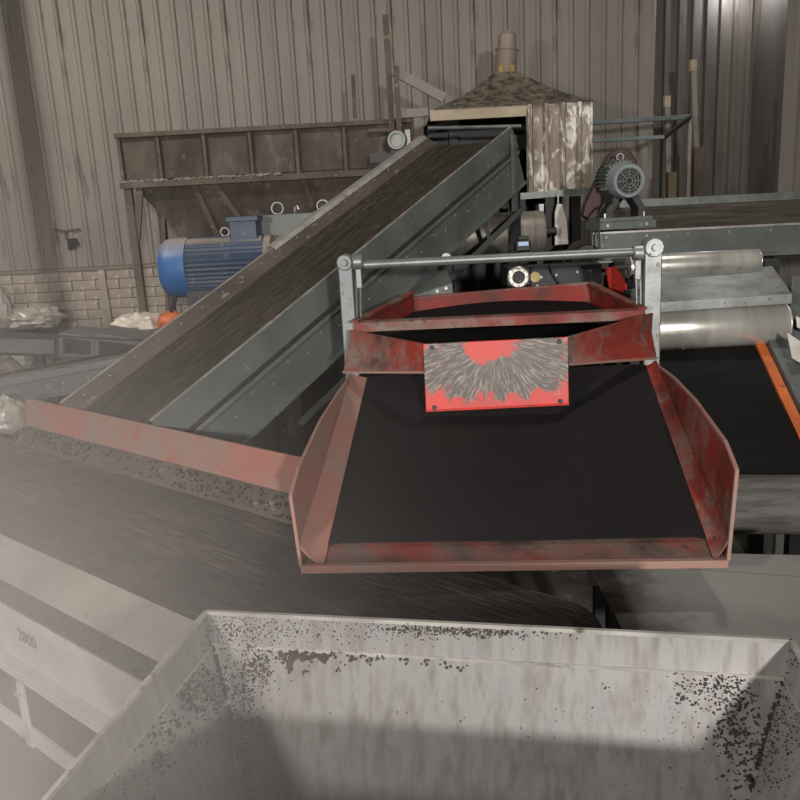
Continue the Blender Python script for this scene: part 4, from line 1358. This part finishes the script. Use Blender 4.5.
MB().lathe(q, (.15, 1, 0), [(.02, 0), (.02, .06), (0, .065), (0, .085), (.03, .095), (.22, .095), (.22, 0)], 24).build('fan_cowl', 'pipe', pm)
MB().box(q + V((.08, .05, -.09)), q + V((.14, .25, .10))).build('side_box', 'pipe', pm, bevel=.008)
MB().cyl(T(369, 131, 8.05), T(392, 130, 8.05), .022, n=10).build('shaft', 'rust_frame', pm)
MB().bar(T(370, 158, 8.0), T(400, 158, 8.0), .05, .09).build('mount_bar', 'black', pm)
q2 = T(385, 158, 8.02)
MB().bar(q2, (q2.x, q2.y, 0), .08, .08, (0, 1, 0)).build('stand', 'black', pm)
MB().bar(T(397, 146, 8.05), T(397, 160, 8.05), .1, .1, (0, 1, 0)).build('mount_block', 'black', pm)

# ------------------------------------------------------------------ pipe rail and props right of the hood
pr = thing('pipe_rail', 'pale green pipe rail reaching right from the hood', 'railing', V((T(640, 130, 9.0).x, 9.0, 0)))
c_a, c_b = T(585, 123, 8.7), T(690, 117, 9.3)
d_a, d_b = T(585, 141, 8.6), T(664, 137, 8.7)
MB().bar(c_a, c_b, .05, .05).build('upper_pipe', 'grey_light', pr, bevel=.01)
MB().bar(d_a, d_b, .04, .04).build('lower_pipe', 'grey_light', pr, bevel=.008)
MB().bar(c_b, d_b + V((-.02, 0, -.02)), .04, .04).build('diagonal_pipe', 'grey_dark', pr)
MB().bar(V((c_b.x, c_b.y, c_b.z)), V((c_b.x, c_b.y, 0)), .035, .035, (0, 1, 0)).build('rail_post', 'sheet', pr)
for p_, q_, m, nm, lb in (((693, 60), (699, 200), 'sheet', 'prop_pole', 'taller pale prop pole at the end of the pipe rail'),
                          ((667, 96), (670, 200), 'sheet', 'prop_pole', 'shorter pale prop pole behind the pipe rail')):
    a_, c_ = T(*p_, 9.75), T(*q_, 9.75)
    t = thing(nm, lb, 'pole', V((c_.x, 9.75, 0)))
    MB().bar(a_, V((c_.x + (c_.x - a_.x) * 1.2, 9.75, 0)), .055, .05, (0, 1, 0)).build('shaft', m, t)
    MB().box(a_ + V((-.035, -.03, -.12)), a_ + V((.035, .03, 0))).build('cap_block', 'rim_cream', t)
tb_ = MB(Matrix.Translation((T(671, 190, 9.2).x, 9.2, 0))).bar(T(671.5, 172, 9.2), V((T(672.5, 172, 9.2).x, 9.2, 0)), .095, .09, (0, 1, 0)).build('timber_post', 'wood', bevel=.006)
tag(tb_, 'short timber post behind the trough conveyor', 'post')
tb_ = MB(Matrix.Translation((T(700, 150, 9.5).x, 9.5, 0))).bar(T(698, 147, 9.5), V((T(703, 190, 9.5).x, 9.5, 0)), .12, .09, (0, 1, 0)).build('timber_plank', 'rust_frame', bevel=.006)
tag(tb_, 'dark plank leaning beside the taller prop pole', 'plank')

# ------------------------------------------------------------------ dust hanging in the air at the lower left
hz_c, hz_r = at(-190, 790, 1.15), 1.5
hz = MB(Matrix.Translation(hz_c))
hz.lathe(hz_c, (0, 0, 1), [(-hz_r * math.cos(math.pi * i / 16), hz_r * math.sin(math.pi * i / 16)) for i in range(17)], 24)
t = NT('airborne_dust')
t.t.nodes.remove(t.b)
ln = t.n('ShaderNodeVectorMath', operation='LENGTH')
t.l(t.co, ln.inputs[0])
fall = t.mul(1.0, t.mul(ln.outputs[1], 1 / hz_r), 'SUBTRACT')
dens = t.mul(t.mul(t.mul(fall, fall), fall), 1.0)
pv = t.n('ShaderNodeVolumePrincipled')
pv.inputs['Color'].default_value = (.97, .90, .865, 1)
pv.inputs['Anisotropy'].default_value = 0.0
t.l(dens, pv.inputs['Density'])
t.l(pv.outputs[0], t.t.nodes['Material Output'].inputs['Volume'])
M['haze'] = t.m
tag(hz.build('dust_haze', 'haze'), 'pale dust haze hanging in the air at the lower left', 'dust', kind='stuff')
